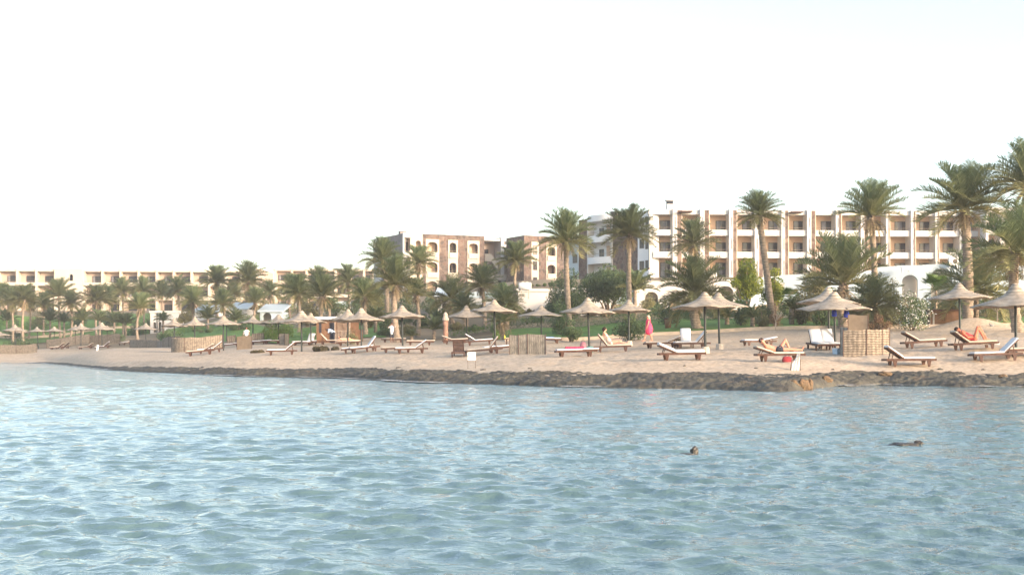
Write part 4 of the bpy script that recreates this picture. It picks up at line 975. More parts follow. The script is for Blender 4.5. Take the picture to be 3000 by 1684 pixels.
# --- long left building
def longblock(name, label, px0, D0, px1, D1, fins, ztop, zsec, blank=None, winmat=None, finmat=M_yel, floors=3, wfrac=.35):
    o = empty(name, (wp((px0+px1)/2, HY, (D0+D1)/2).x, (D0+D1)/2, ztop-9.6), 0, label, 'building'); fb = Fac(o, px0, D0, px1, D1)
    m = fb.mb(); m.box(0, fb.x(px1), 1.8, 14, 8, ztop-.3); m.build('wall', M_pink, o)
    m = fb.mb(); m.box(0, fb.x(px1), .05, 14, ztop-.5, ztop); m.build('roof', finmat, o)
    zl = [ztop-.5-3.12*k for k in range(floors+1)]
    for a, b in zip(fins, fins[1:]):
        xa, xb = fb.x(a), fb.x(b)
        if blank and blank[0]-2 <= a < blank[1]-3: continue
        m = fb.mb(); m.box(xa-.22, xa+.22, -.12, 1.8, 8, ztop-.01); m.build('pier', finmat, o)
        for k in range(floors):
            zt_, zb_ = zl[k]-0.0, zl[k+1]
            m = fb.mb()
            if k < floors-1: m.box(xa+.22, xb-.22, -.04, .1, zb_-.0, zb_+.72); m.box(xa+.22, xb-.22, .1, 1.8, zb_, zb_+.15); m.build('balcony', finmat, o); railing(fb, xa+.22, xb-.22, zb_+.72, .3, .02)
            w_ = min(1.85, (xb-xa)*.48)
            window(fb, xa+(xb-xa)*wfrac, zb_+.2, zb_+2.25, w_, 1.8, 2, (.1,.35) if rr.random() < .4 else None)
    xa = fb.x(fins[-1]); m = fb.mb(); m.box(xa-.3, xa+.3, -.12, 1.8, 8, ztop-.01); m.build('pier', finmat, o)
    return o, fb
lb1, fb1 = longblock('hotel_wing', 'long low cream block with two rows of balconies above the far left palms', -90, 261, 757, 266,
    [-84,-30,0-6,50,106,160,245,299.6,353,406,459,509,561,612.6,661,707,754], zat(789,263), None, (160,245))
m = fb1.mb(); xa, xb = fb1.x(160), fb1.x(243); zt1 = zat(788,263); zc = zat(803,263)
m.archwall(xa, xb, zc-4.2, zt1+.05, fb1.x(204), fb1.x(215), zc-1.5, zc-.45, -.3, .5, 8, 1.0); m.archwall(xa, xb, 8, zc-4.21, fb1.x(204), fb1.x(215), zc-7.2, zc-5.0, -.3, .5, 8, 1.0); sw = m.build('stair_wall', M_yel, lb1)
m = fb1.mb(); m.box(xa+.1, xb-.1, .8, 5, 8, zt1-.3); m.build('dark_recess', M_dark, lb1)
lb2, fb2 = longblock('hotel_wing', 'second cream block with orange-lit balconies behind the taller palms left of centre', 800, 283, 1099, 284,
    [807,854.6,898,941,983,1026,1066,1096], zat(787,283), None, None, wfrac=.1)
f = Fac(lb2, 757, 267, 800, 283); m = f.mb(); m.box(0, f.L, -.02, .6, 8, zat(789,270)); m.build('end_wall', M_pink, lb2)

# ------------------------------------------------------------ white terrace walls, bungalows, tanks
def terrace_wall(px0, D0, px1, D1, zt0, zt1, label, arches=(), matl=M_blue, wave=0.):
    o = empty('terrace_wall', (wp(px0, HY, D0).x, D0, zt0-3), 0, label, 'wall', 'white retaining walls'); fb = Fac(o, px0, D0, px1, D1); cur = 0; L = fb.x(px1)
    segs = []
    for a, b, zs in arches: segs.append((fb.x(a), fb.x(b), zs))
    n = 24; m = fb.mb()
    def top(x): return zt0 + (zt1-zt0)*x/L + wave*math.sin(math.pi*x/L)
    pieces = []
    for a, b, zs in segs:
        pieces.append((cur, a-.5)); 
        m.archwall(a-.5, b+.5, zt0-6, top((a+b)/2), a, b, zt0-5.9, zs, 0, .5, 12, .9)
        q = fb.mb(); q.box(a-.3, b+.3, 1.2, 1.5, zt0-6, zs+(b-a)*.5); q.build('recess_wall', M_yel, o); cur = b+.5
    pieces.append((cur, L))
    for a, b in pieces:
        k = max(1, int((b-a)/1.0))
        for j in range(k):
            xa, xb = a+(b-a)*j/k, a+(b-a)*(j+1)/k; i = len(m.v)
            for p in ((xa,0,zt0-6),(xb,0,zt0-6),(xb,.5,zt0-6),(xa,.5,zt0-6),(xa,0,top(xa)),(xb,0,top(xb)),(xb,.5,top(xb)),(xa,.5,top(xa))): m.vert(p)
            for q_ in ((0,3,2,1),(4,5,6,7),(0,1,5,4),(2,3,7,6)): m.f.append(tuple(i+t for t in q_))
    m.build('wall', matl, o); return o, fb
terrace_wall(2560, 130, 2862, 128, zat(783,130), zat(775,129), 'bluish-shaded white retaining wall with an arched niche above the white flowering shrub', [(2643,2689, zat(826,130)), (2728,2790, zat(812,129))], wave=.1)
terrace_wall(2286, 131, 2410, 130, zat(806,131), zat(800,130), 'short white wall behind the dark olive tree')
terrace_wall(1856, 130, 2160, 130, zat(824,130), zat(818,130), 'white wall with low wide arches below the waiter\'s terrace', [(1890,1928,zat(872,130)),(1962,1994,zat(876,130)),(2104,2149,zat(858,130))], M_white)
terrace_wall(1612, 132, 1800, 131, zat(846,132), zat(838,131), 'white garden wall behind the dark spreading trees', (), M_white)
terrace_wall(2160, 130, 2286, 131, zat(818,130), zat(808,131), 'white garden wall behind the yellow-flowering tree')
terrace_wall(2410, 130, 2560, 130, zat(802,130), zat(792,130), 'bluish-shaded white garden wall behind the young long-fronded palm')
terrace_wall(2862, 128, 3300, 128, zat(778,128), zat(778,128), 'white garden wall behind the heavy palm at the right edge')
terrace_wall(1800, 131, 1857, 130.5, zat(836,130), zat(820,130), 'small sloped white wall left of the waiter\'s terrace')
def bungalow(px0, px1, D, pytop, label, arches=(), roof='flat', matl=M_white, dep=5, win=()):
    s = F/D; g0 = gp((px0+px1)/2, D); o = empty('bungalow', g0, 0, label, 'bungalow', 'white bungalows between the palms'); x0, x1 = -(px1-px0)/2/s, (px1-px0)/2/s; zt_ = zat(pytop, D)-g0.z
    m = MB(); ed = [x0] ; cur = x0; zb = -.8
    for a, b, sp in arches:
        A, B = (a-(px0+px1)/2)/s, (b-(px0+px1)/2)/s; m.box(cur, A-.25, 0, .35, zb, zt_); m.archwall(A-.25, B+.25, zb, zt_, A, B, -.1, sp*zt_, 0, .35, 10, .9); cur = B+.25
    m.box(cur, x1, 0, .35, zb, zt_); m.box(x0, x0+.3, .35, dep, zb, zt_); m.box(x1-.3, x1, .35, dep, zb, zt_); m.box(x0, x1, dep, dep+.3, zb, zt_); m.build('wall', matl, o)
    q = MB(); q.box(x0+.3, x1-.3, 1.6, 1.8, zb, zt_); q.build('inner_wall', M_frame if not arches else M_yel, o)
    r = MB()
    if roof == 'vault':
        n = 12; w2 = (x1-x0)/2; pts = [((x0+x1)/2 + (w2+.1)*math.cos(math.pi*k/n), zt_-.02+w2*.45*math.sin(math.pi*k/n)) for k in range(n+1)]
        A = [r.vert((p[0], -.1, p[1])) for p in pts]; B = [r.vert((p[0], dep+.4, p[1])) for p in pts]
        for k in range(n): r.f.append((A[k], A[k+1], B[k+1], B[k]))
        r.f.append(tuple(A[::-1])); r.f.append(tuple(B))
    elif roof == 'slope':
        i = [r.vert(p) for p in ((x0-.3,-.3,zt_-.1),(x1+.3,-.3,zt_-.1),(x1+.3,dep+.4,zt_+1.0),(x0-.3,dep+.4,zt_+1.0),(x0-.3,-.3,zt_+.12),(x1+.3,-.3,zt_+.12),(x1+.3,dep+.4,zt_+1.25),(x0-.3,dep+.4,zt_+1.25))]
        for q_ in ((0,3,2,1),(4,5,6,7),(0,1,5,4),(1,2,6,5),(2,3,7,6),(3,0,4,7)): r.f.append(tuple(i[t] for t in q_))
    else: r.box(x0-.15, x1+.15, -.15, dep+.4, zt_+.003, zt_+.3)
    r.build('roof', M_blue if roof != 'flat' else matl, o)
    for a in win:
        w_ = MB(); A = (a-(px0+px1)/2)/s; w_.box(A-.35, A+.35, -.03, .02, zt_*.35, zt_*.78); w_.build('window', M_glass, o)
    return o
bungalow(440, 522, 188, 916, 'small white house with two dark arched openings behind the parasols at left', [(449,457,.45),(463,473,.45)])
bungalow(570, 634, 190, 912, 'white house with a sloping roof between two palms left of centre', (), 'slope', M_white, 5, (600,))
bungalow(672, 722, 178, 905, 'white house behind the low palm left of the man behind the board', (), 'slope', M_white, 5, (700,))
bungalow(762, 826, 165, 912, 'vaulted white house with a cream arch left of the large parasol', [(770,795,.4)], 'slope', M_blue)
bungalow(975, 1034, 165, 895, 'bright white house above the kiosk', [(1021,1030,.4)], 'vault')
bungalow(1280, 1352, 150, 866, 'white house behind the dark palm under the arched building', [(1295,1312,.4)], 'slope')
bungalow(1366, 1452, 138, 872, 'white house with pale blue roof right of the light-trunked palm', [(1400,1422,.4)], 'vault')
bungalow(1518, 1612, 126, 854, 'white rounded house under the water tank', (), 'flat', M_white, 6)
bungalow(1700, 1790, 120, 862, 'white house hidden behind the dark spreading trees', [(1720,1745,.4)], 'flat')
bungalow(2850, 2990, 118, 880, 'low white house behind the heavy palm at the right edge', (2880,) and [(2890,2915,.4)], 'flat')
def tank(px0, px1, D, py, r_, label):
    s = F/D; c = wp((px0+px1)/2, py, D); L = (px1-px0)/2/s; o = empty('water_tank', c - Vector((0,0,r_+.25)), 0, label, 'water tank', 'white rooftop water tanks')
    m = MB(); m.tube([(-L-.05,0,r_+.25),(-L,0,r_+.25),(L,0,r_+.25),(L+.05,0,r_+.25)], [r_*.8, r_, r_, r_*.8], 20); m.build('tank_body', M_tank, o, True)
    q = MB()
    for x in (-L*.6, L*.6): q.box(x-.06, x+.06, -r_*.8, r_*.8, -.6, .35)
    for x in (-L*.35, L*.35): q.bar((x, 0, r_*2+.2), (x, 0, r_*2+.34), .25)
    q.build('cradle', M_conc, o)
tank(1521, 1555, 124, 839, .42, 'white horizontal water tank on the house left of the tall pale palm')
tank(2052, 2098, 129, 806, .36, 'white horizontal water tank on the terrace wall before the balconies')
# air conditioners on the terrace
for px, py, lab in ((2795, 766, 'white air conditioner with a round fan grille standing on the bluish-shaded white wall'), (2656, 779, 'low white metal box on the bluish-shaded white wall')):
    s = F/128; c = wp(px, py, 128); o = empty('air_conditioner', c - Vector((0,0,.4)), 0, lab, 'air conditioner'); hh = .85 if px > 2700 else .35
    m = MB(); m.box(-.5, .5, 0, .4, 0, hh); m.box(-.45, -.35, .05, .35, -.3, 0); m.box(.35, .45, .05, .35, -.3, 0); m.build('case', M_tank, o)
    if px > 2700: m = MB(); m.tube([(.12,-.02,.43),(.12,-.005,.43)], [.26,.26], 16); m.build('fan_grille', M_frame, o)
# curb along the lawn and lawns themselves
M_grass = mat('lawn_grass', (.13,.23,.05), .95, .15, 1.2, .03, 14, col2=(.08,.15,.035))
M_kerb = mat('pale_kerb', (.46,.38,.30), .95, .1, 2)
def sheet(name, pxa, pxb, Da, Db, off, m, nx=120, ny=40, wob=0):
    p = np.linspace(pxa, pxb, nx)
    if callable(Da): D = np.stack([np.linspace(Da(q), Db(q), ny) for q in p], 1)
    else: D = np.repeat(np.linspace(Da, Db, ny)[:,None], nx, 1)
    x = (p[None,:]-CX)/F*D; z = np.array([[gz(x[i,j], D[i,j]) for j in range(nx)] for i in range(ny)]) + off
    o = link(name, grid_mesh(name, x, D, z, m)); return tag(o, kind='structure')
LA = lambda q: float(np.interp(q, [1400,1600,2000,2400,2800,3300], [87,86,85,85,83,83]))
LB = lambda q: LA(q)+19
sheet('lawn', 1480, 3200, LA, LB, .10, M_grass)
sheet('lawn', -60, 470, lambda q: 196., lambda q: 230., .12, M_grass, 60, 24)
sheet('lawn', 470, 1130, lambda q: float(np.interp(q, [470,800,1130], [158,117,110])), lambda q: float(np.interp(q, [470,800,1130], [190,150,140])), .10, M_grass, 80, 24)
def kerb(px0, px1, fD, h, w_, label, n=60):
    A = gp(px0, fD(px0)); m = MB()
    for k in range(n):
        qa, qb = px0+(px1-px0)*k/n, px0+(px1-px0)*(k+1)/n; a, b = gp(qa, fD(qa)), gp(qb, fD(qb)); m.bar(a-A+Vector((0,0,h/2-.05)), b-A+Vector((0,0,h/2-.05)), w_, h+.1)
    o = m.build('kerb', M_kerb, None); o.location = A; tag(o, label, 'kerb')
kerb(1480, 3200, lambda q: LA(q)-.25, .22, .3, 'low pale kerb between the sand and the right-hand lawn')
kerb(-60, 470, lambda q: 213., .5, .5, 'pale edge of the lawn terrace at far left', 20)
# sand mound by the right palm
s = np.linspace(-1, 1, 30); xx, yy = np.meshgrid(s, s); c = gp(2850, 80)
zz = np.array([[gz(c.x+a*4.2, c.y+b*3.4) for a in s] for b in s]) - c.z + .75*np.exp(-(xx**2+yy**2)*3.2) - .05 + ngrid(xx, yy, .08, 3)*np.exp(-(xx**2+yy**2)*2)
o = link('sand_mound', grid_mesh('sand_mound', xx*4.2, yy*3.4, zz - .08*(np.maximum(abs(xx), abs(yy)) > .95), MATS['beach_sand'])); o.location = c; tag(o, kind='structure')

# ------------------------------------------------------------ reed walls and panels
def screen(px0, px1, D0, D1, py_top, label, matl=None, curve=0., hgt=None, name='reed_screen', n=None, poles=3, lean=0.):
    A, B = gp(px0, D0), gp(px1, D1); L = (B-A).length; h = hgt or (wp(px0, py_top, D0).z - A.z); n = n or max(4, int(L/.6)); o = empty(name, A, 0, label, 'screen', 'reed screens along the beach'); nr = (B-A).cross(Vector((0,0,1))).normalized()
    m = MB(); rr_ = random.Random(int(px0)); lowp = []
    for k in range(n+1):
        t = k/n; p = A.lerp(B, t) - A + nr*curve*4*t*(1-t); z = gz(A.x+p.x, A.y+p.y)-A.z; j = rr_.uniform(-.04,.04)
        lowp.append((p, z)); 
        for dy in (0, .04): m.vert((p.x, p.y+dy, z-.15)); m.vert((p.x + lean*k/n*0, p.y+dy, z+h+j))
    for k in range(n):
        a = 4*k; b = 4*(k+1)
        for q in ((a, b, b+1, a+1), (b+2, a+2, a+3, b+3), (a+1, b+1, b+3, a+3)): m.f.append(q)
    m.f.append((0, 1, 3, 2)); e = 4*n; m.f.append((e+1, e, e+2, e+3)); m.build('panel', matl or M_reedw, o)
    for k in range(poles+1):
        p, z = lowp[int(n*k/poles)]; q = MB(); q.bar((p.x, p.y-.012, z-.1), (p.x, p.y-.012, z+h+.05), .028); q.build('stake', M_woodd, o)
    return o
screen(-60, 108, 160, 158, 998, 'sunlit beige reed wall at the left picture edge', hgt=1.15)
screen(136, 264, 171, 169, 993, 'beige reed wall behind the pair of raised loungers at far left', hgt=1.25)
screen(262, 352, 167, 164, 992, 'beige reed wall behind the far left pole parasol', hgt=1.2)
screen(380, 459, 150, 143, 991, 'pinkish grey reed wall left of the curved one', hgt=1.1)
screen(459, 477, 139, 136, 992, 'short dark grey reed screen joining two reed walls', M_reedg, hgt=1.2)
screen(475, 536, 132, 122, 992, 'flat brown reed wall just left of the curved one', hgt=1.15)
screen(536, 652, 114, 110, 989, 'curved reed wall, shaded at left and orange at right', curve=3.0, hgt=1.3, n=24)
screen(666, 690, 124, 124, 982, 'reed panel left of the man behind the plywood board', hgt=.9)
screen(738, 774, 122, 122, 983, 'reed panel right of the man behind the plywood board', hgt=.9)
screen(694, 738, 97, 96, 986, 'orange plywood-coloured board standing in front of the man in white', M_ply, name='plywood_board', n=3, poles=1, hgt=1.05)
screen(818, 834, 104, 104, 984, 'grey upright reed panel left of its orange-lit twin', M_reedg, n=2, poles=1, hgt=1.0)
screen(834, 846, 104, 103, 982, 'narrow orange-lit upright reed panel beside the grey one', M_ply, n=2, poles=1, hgt=1.02)
screen(1492, 1599, 64, 63.5, 979, 'grey reed screen standing alone on the sand in the middle', M_reedg, hgt=1.03)
screen(2470, 2604, 52.5, 54, 976, 'woven reed enclosure curving round by the overlapping parasols', M_reedw, curve=.9, hgt=1.14, n=20, poles=4)
screen(2484, 2543, 56.5, 56, 950, 'small sunlit reed panel rising behind the woven enclosure', M_ply, hgt=1.72, n=4, poles=1)
screen(2462, 2484, 55.5, 53.5, 976, 'narrow pale slatted panel at the left of the woven enclosure', M_reedg, hgt=1.25, n=2, poles=1)

# ------------------------------------------------------------ kiosk, box hut, notices, small things
s = F/107; kz = gp(995, 107); K = empty('beach_kiosk', kz, 0, 'orange brown wooden kiosk with a flat white roof and a stick cage', 'kiosk')
def kx(px): return (px-995)/s
def kzz(py): return zat(py, 107) - kz.z
m = MB(); m.box(kx(927), kx(985), 0, .08, -.3, kzz(938)); m.box(kx(927), kx(929), .08, 2.6, -.3, kzz(938)); m.box(kx(927), kx(1040), 2.6, 2.7, -.3, kzz(938)); m.build('wall', M_hutw, K)
m = MB(); m.box(kx(1040), kx(1062), .3, .38, -.3, kzz(965)); m.build('side_wall', M_hutw, K)
m = MB(); m.box(kx(922), kx(1005), -.5, 3, kzz(936), kzz(928)); m.build('roof', M_tank, K)
m = MB(); m.box(kx(935), kx(942), -.02, .0, kzz(975), kzz(945)); m.box(kx(966), kx(983), -.02, .0, -.1, kzz(945)); m.build('opening', M_dark, K)
m = MB()
for px in (983, 1026): m.bar((kx(px), -.35, -.3), (kx(px), -.35, kzz(942)), .10)
m.bar((kx(983), -.35, kzz(969)), (kx(1026), -.35, kzz(969)), .06); rr = random.Random(5)
for k in range(26):
    x = kx(985) + (kx(1025)-kx(985))*k/25; m.bar((x, -.33, -.2), (x+rr.uniform(-.04,.04), -.33, kzz(969)-rr.uniform(0,.12)), .035)
    if k % 2: m.bar((x, .25, -.2), (x, .25, kzz(943)), .04)
m.build('stick_cage', mat('pale_sticks', (.36,.29,.24), .9, .2, 3), K)
s2 = F/81; c = gp(2767, 84); HB = empty('wooden_hut', c, 0, 'low brown wooden box hut at the lawn edge behind the right parasol', 'hut'); W2 = 99/s2/2; hz = zat(910, 84) - c.z
m = MB(); m.box(-W2*.93, W2*.93, 0, 1.6, -.4, hz); m.build('wall', M_hutw, HB)
m = MB(); m.box(-W2*1.03, W2*1.03, -.12, 1.75, hz, hz+.10); m.build('roof', M_wood, HB)
m = MB(); m.box(-W2*.72, -W2*.62, -.04, .0, .1, hz*.8); m.box(-W2*.90, -W2*.88, -.03, .0, 0, hz); m.build('hatch', M_cream, HB)
def notice(px0, px1, py0, py1, pyf, D, label, matl, tilt=0.):
    g0 = gp((px0+px1)/2, D); s = F/D; o = empty('notice_board', g0, 0, label, 'notice'); W_ = (px1-px0)/s/2; zt_, zb_ = zat(py0, D)-g0.z, zat(py1, D)-g0.z
    m = MB(); m.box(-W_, W_, -.02, .02, zb_, zt_); m.build('board', matl, o)
    for x in (-W_+.01, W_-.01): q = MB(); q.bar((x, .03, -.1), (x, .03, zt_), .018); q.build('leg', M_frame, o)
notice(1370, 1394, 1031, 1055, 1072, 53.5, 'blank white notice on two thin wires before the dark brown loungers', M_tank)
c = gp(2450, 54.5); s = F/54.5; o = empty('bucket', c, 0, 'small pale blue box at the foot of the front overlapping parasol', 'box'); m = MB()
m.tube([(0,0,-.03),(0,0,.26)], [.15,.19], 4); m.build('box_body', mat('pale_blue_plastic', (.55,.70,.85), .5), o); m = MB(); m.tube([(0,0,.26),(0,0,.30)], [.205,.205], 4); m.build('lid', M_tank, o)
# white cloth hung on two sticks in front of the sunbathing man
D = 46.8; c = gp(2333, D); o = empty('cloth_sign', c, 0, 'limp white cloth hanging from thin sticks in front of the sunbathing man', 'cloth sign'); sx = lambda px: (px-2333)*D/F
def sz(py): return zat(py, D) - c.z
m = MB(); n = 14
pts = [(2336,2345,1036),(2334,2345,1046),(2326,2344,1058),(2320,2344,1066),(2320,2343,1078),(2317,2343,1088),(2318,2342,1094)]
rows = [[m.vert((sx(a+(b-a)*k/n), .05*math.sin(k*1.3+y*.05), sz(y))) for k in range(n+1)] for a, b, y in pts]; rows2 = [[m.vert((sx(a+(b-a)*k/n), .05*math.sin(k*1.3+y*.05)+.02, sz(y))) for k in range(n+1)] for a, b, y in pts]
for A, B in zip(rows, rows[1:]): [m.f.append((A[k], B[k], B[k+1], A[k+1])) for k in range(n)]
for A, B in zip(rows2, rows2[1:]): [m.f.append((A[k+1], B[k+1], B[k], A[k])) for k in range(n)]
m.build('cloth', M_towel, o, True)
for a, b in ((2315,2320),(2345,2345)): q = MB(); q.bar((sx(a), .03, -.15), (sx(b), .03, sz(1052 if a < 2320 else 1034)), .022); q.build('stick', M_frame, o)
c = gp(314-30, 130); o = empty('marker_post', c, 0, 'tiny white marker post on the empty sand at far left', 'post'); m = MB(); m.tube([(0,0,-.1),(.1,0,.6)], [.1,.13], 6); m.tube([(.1,0,.6),(.12,0,.66)], [.13,.02], 6); m.build('post', M_tank, o)
# carved post
c = gp(1305, 99); o = empty('carved_post', c, 0, 'tall reddish carved post with a pale head beside palms in the middle', 'post'); h = zat(914, 99) - c.z
m = MB(); m.tube([(0,0,-.1),(0,0,h*.3),(.02,0,h*.55),(0,0,h*.6),(0,0,h*.72)], [.2,.22,.19,.24,.22], 9); m.build('shaft', mat('reddish_wood', (.34,.20,.15), .9, .2, 6), o, True)
m = MB(); m.tube([(0,0,h*.72),(0,0,h*.78),(0,0,h*.86),(0,0,h*.92),(0,0,h)], [.26,.30,.17,.20,.05], 9); m.build('head', mat('pale_carving', (.48,.40,.34), .9, .2, 9), o, True)
# bags hanging at the parasol
for i, (px, py, D, w_, h, lab) in enumerate(((2444, 918, 58.6, .24, .3, 'blue bag hanging on the pole of the front overlapping parasol'), (2480, 920, 60, .27, .34, 'bright blue bag hanging right of the pole under the overlapping parasols'))):
    c = wp(px, py, D); o = empty('blue_bag', c, 0, lab, 'bag', 'blue bags under the overlapping parasols'); m = MB(); rws = [(-h/2, .8, .07), (-h*.3, 1, .11), (h*.1, .92, .08), (h/2, .8, .03)]; R_ = []
    for z, f_, d_ in rws: R_.append([m.vert((w_/2*f_*math.cos(a)*(1 if abs(math.cos(a)) < .8 else 1.1), d_*math.sin(a), z)) for a in [2*math.pi*k/12 for k in range(12)]])
    for A, B in zip(R_, R_[1:]): [m.f.append((A[k], A[(k+1)%12], B[(k+1)%12], B[k])) for k in range(12)]
    m.f.append(tuple(R_[0][::-1])); m.f.append(tuple(R_[-1])); m.build('bag_body', M_bluef, o, True); q = MB(); q.tube([(-w_*.3,0,h/2),(-w_*.1,0,h/2+.18),(w_*.1,0,h/2+.18),(w_*.3,0,h/2)], .012, 5); q.build('handle', M_bluef, o)
def towel(px, py, D, L, W_, hd, matl, label, th=.05, name='towel'):
    c = wp(px, py, D); m = MB(); n = 14; k2 = 6; V = []
    for lay in (1, 0):
        V.append([[m.vert((L*(i/n-.5), W_*(j/k2-.5), lay*th*(1+.5*math.sin(i*1.7+j)) - .10*max(0, abs(j/k2-.5)-.42)*10*(1 if lay else 1))) for j in range(k2+1)] for i in range(n+1)])
    for lay, G in enumerate(V):
        for i in range(n):
            for j in range(k2): f = (G[i][j], G[i+1][j], G[i+1][j+1], G[i][j+1]); m.f.append(f if not lay else f[::-1])
    o = m.build(name, matl, None, True); o.location = c; o.rotation_euler = (0, 0, R(hd)); tag(o, label, 'towel')
towel(1683, 1021, F/60, .9, .5, 6, M_pinkd, 'crumpled red towel on the flat lounger by the teal parasol foot', .07)
towel(1660, 1027, F/60, .8, .6, 6, mat('grey_blue_towel', (.50,.56,.66), .9), 'grey blue towel over the foot end of the flat lounger by the teal parasol foot', .06)
towel(1608, 993, F/43, .7, .5, 0, mat('sky_blue_towel', (.28,.42,.70), .9), 'blue towel on the lounger right of the grey reed screen', .12)
c = gp(1708, F/57); o = empty('beach_bag', c + Vector((0,0,.38)), 0, 'small pinkish bag on the end of the lounger with the red towel', 'bag'); m = MB(); m.tube([(0,0,-.05),(0,0,.02),(0,0,.2),(0,0,.3)], [.12,.17,.15,.08], 10); m.build('bag_body', mat('dusty_pink_fabric', (.50,.22,.26), .9), o, True); m = MB(); m.tube([(-.08,0,.28),(-.04,0,.4),(.04,0,.4),(.08,0,.28)], .012, 5); m.build('handle', M_dark, o)
# small table with yellow things behind the brown lounger
c = gp(1484, 74); o = empty('side_table', c, 0, 'small dark side table left of the grey reed screen', 'table'); m = MB(); m.tube([(0,0,.42),(0,0,.46)], [.3,.3], 14); m.build('table_top', M_woodd, o); m = MB(); m.bar((0,0,-.05),(0,0,.42), .08); m.build('leg', M_woodd, o)
c2 = c + Vector((-.12,0,.462)); o = empty('yellow_bottle', c2, 0, 'small yellow bottle on the side table by the grey reed screen', 'bottle'); m = MB(); m.tube([(0,0,0),(0,0,.16),(0,0,.2),(0,0,.26)], [.05,.05,.02,.02], 8); m.build('bottle_body', mat('yellow_plastic', (.6,.5,.08), .5), o, True)
# bin on the lawn
c = gp(1957, 90); o = empty('lawn_bin', c, 0, 'small reddish brown bin on the lawn behind the woman in pink', 'bin'); m = MB(); m.tube([(0,0,0),(0,0,.75)], [.22,.28], 12); m.build('bin_body', M_hutw, o, True); m = MB(); m.tube([(0,0,.75),(0,0,.82),(0,0,.86)], [.3,.3,.1], 12); m.build('lid', M_wood, o, True)
# bird on the sand mound
c = gp(2906, 78) ; c.z += .02
o = empty('bird', c, R(180), 'small black and white bird standing on the sand at the right', 'bird'); m = MB(); m.ell((0,0,.22), (.13,.07,.075), 10, 7); m.cap((.09,0,.25), (.14,0,.33), .035, .035, 8); m.cap((.17,0,.335), (.23,0,.33), .012, .004, 6); m.cap((-.1,0,.22), (-.24,0,.19), .035, .01, 6); me = m.mesh('body', plain('black_white_feathers', (.25,.25,.26)), True); link('body', me, o)
for y in (-.025, .025): q = MB(); q.tube([(0,y,.16),(.0,y,.02),(.05,y,0)], .008, 5); q.build('leg', M_dark, o)
# rocks in the water
def rock(px, py, wpx_, hpx, seed, label, matl=M_rock, D=None, zb=None):
    D = D or F*H/(py-HY); s = F/D; c = Vector(((px-CX)/s, D, zb or 0)); m = bmesh.new(); bmesh.ops.create_icosphere(m, subdivisions=4, radius=1)
    for v in m.verts:
        q = v.co.copy(); k = 1 + .30*noise.noise(q*1.6 + Vector((seed, 0, 0))) + .15*noise.noise(q*4 + Vector((0, seed, 0)))
        v.co = Vector((q.x*wpx_/s/2*k, q.y*wpx_/s*.35*k, q.z*hpx/s*k*1.15))
    me = bpy.data.meshes.new('rock'); m.to_mesh(me); m.free(); me.materials.append(matl); me.polygons.foreach_set('use_smooth', [True]*len(me.polygons)); o = link('rock', me); o.location = c; tag(o, label, 'rock'); return o
M_wrock = mat('wet_dark_rock', (.055,.048,.036), .45, .25, 6, .03, 18, col2=(.03,.028,.035), spec=.5)
rock(2034, 1326, 26, 16, 3, 'small pointed dark rock breaking the water surface', M_wrock); rock(2012, 1331, 60, 3.5, 4, 'flat wet rock edge left of the pointed one in the water', M_wrock)
rock(2690, 1303, 34, 11, 8, 'brownish knob at the right end of the long dark rock in the water', M_wrock); rock(2648, 1305, 92, 8, 5, 'long low dark rock in the water at the right', M_wrock)
M_brock = mat('orange_brown_rock', (.13,.09,.055), .85, .25, 3, .05, 9, col2=(.16,.10,.06))
for i, (px, D, wpx_, hpx, lab) in enumerate(((2318,39.6,44,13,'orange brown boulder at the foremost tip of the rock shelf'),(2352,39.8,40,18,'pale brown boulder right of the orange one at the rock tip'),(2372,40.6,22,16,'small crumbly boulder ending the rock tip'),(2420,43.6,34,11,'rounded brown boulder in the notch right of the rock tip'),(2593,46.6,40,7,'rusty flat stone on the rock shelf right of the tip'),(2938,44.6,26,10,'rusty upright stone at the right end of the rock shelf'))):
    g0 = gp(px, D); rock(px, 0, wpx_, hpx, 20+i, lab, M_brock, D, max(g0.z, .0)+.12)
for i, (px, D) in enumerate(((1558,49.5),(1552,50.5),(1415,52),(2005,48.6),(2215,47),(2470,47.4),(2440,47.6),(2730,47.6),(2755,47.9),(2815,47),(2880,47.5),(1168,58))):
    g0 = gp(px, D); rock(px, 0, 9+4*(i%3), 3, 40+i, 'palm-sized dark stone lying on the sand just above the rock shelf', M_rock, D, g0.z)
    bpy.data.objects[-1 if False else 0]
for o in C.objects:
    if o.get('label', '').startswith('palm-sized dark stone'): o['group'] = 'loose stones above the rock shelf'

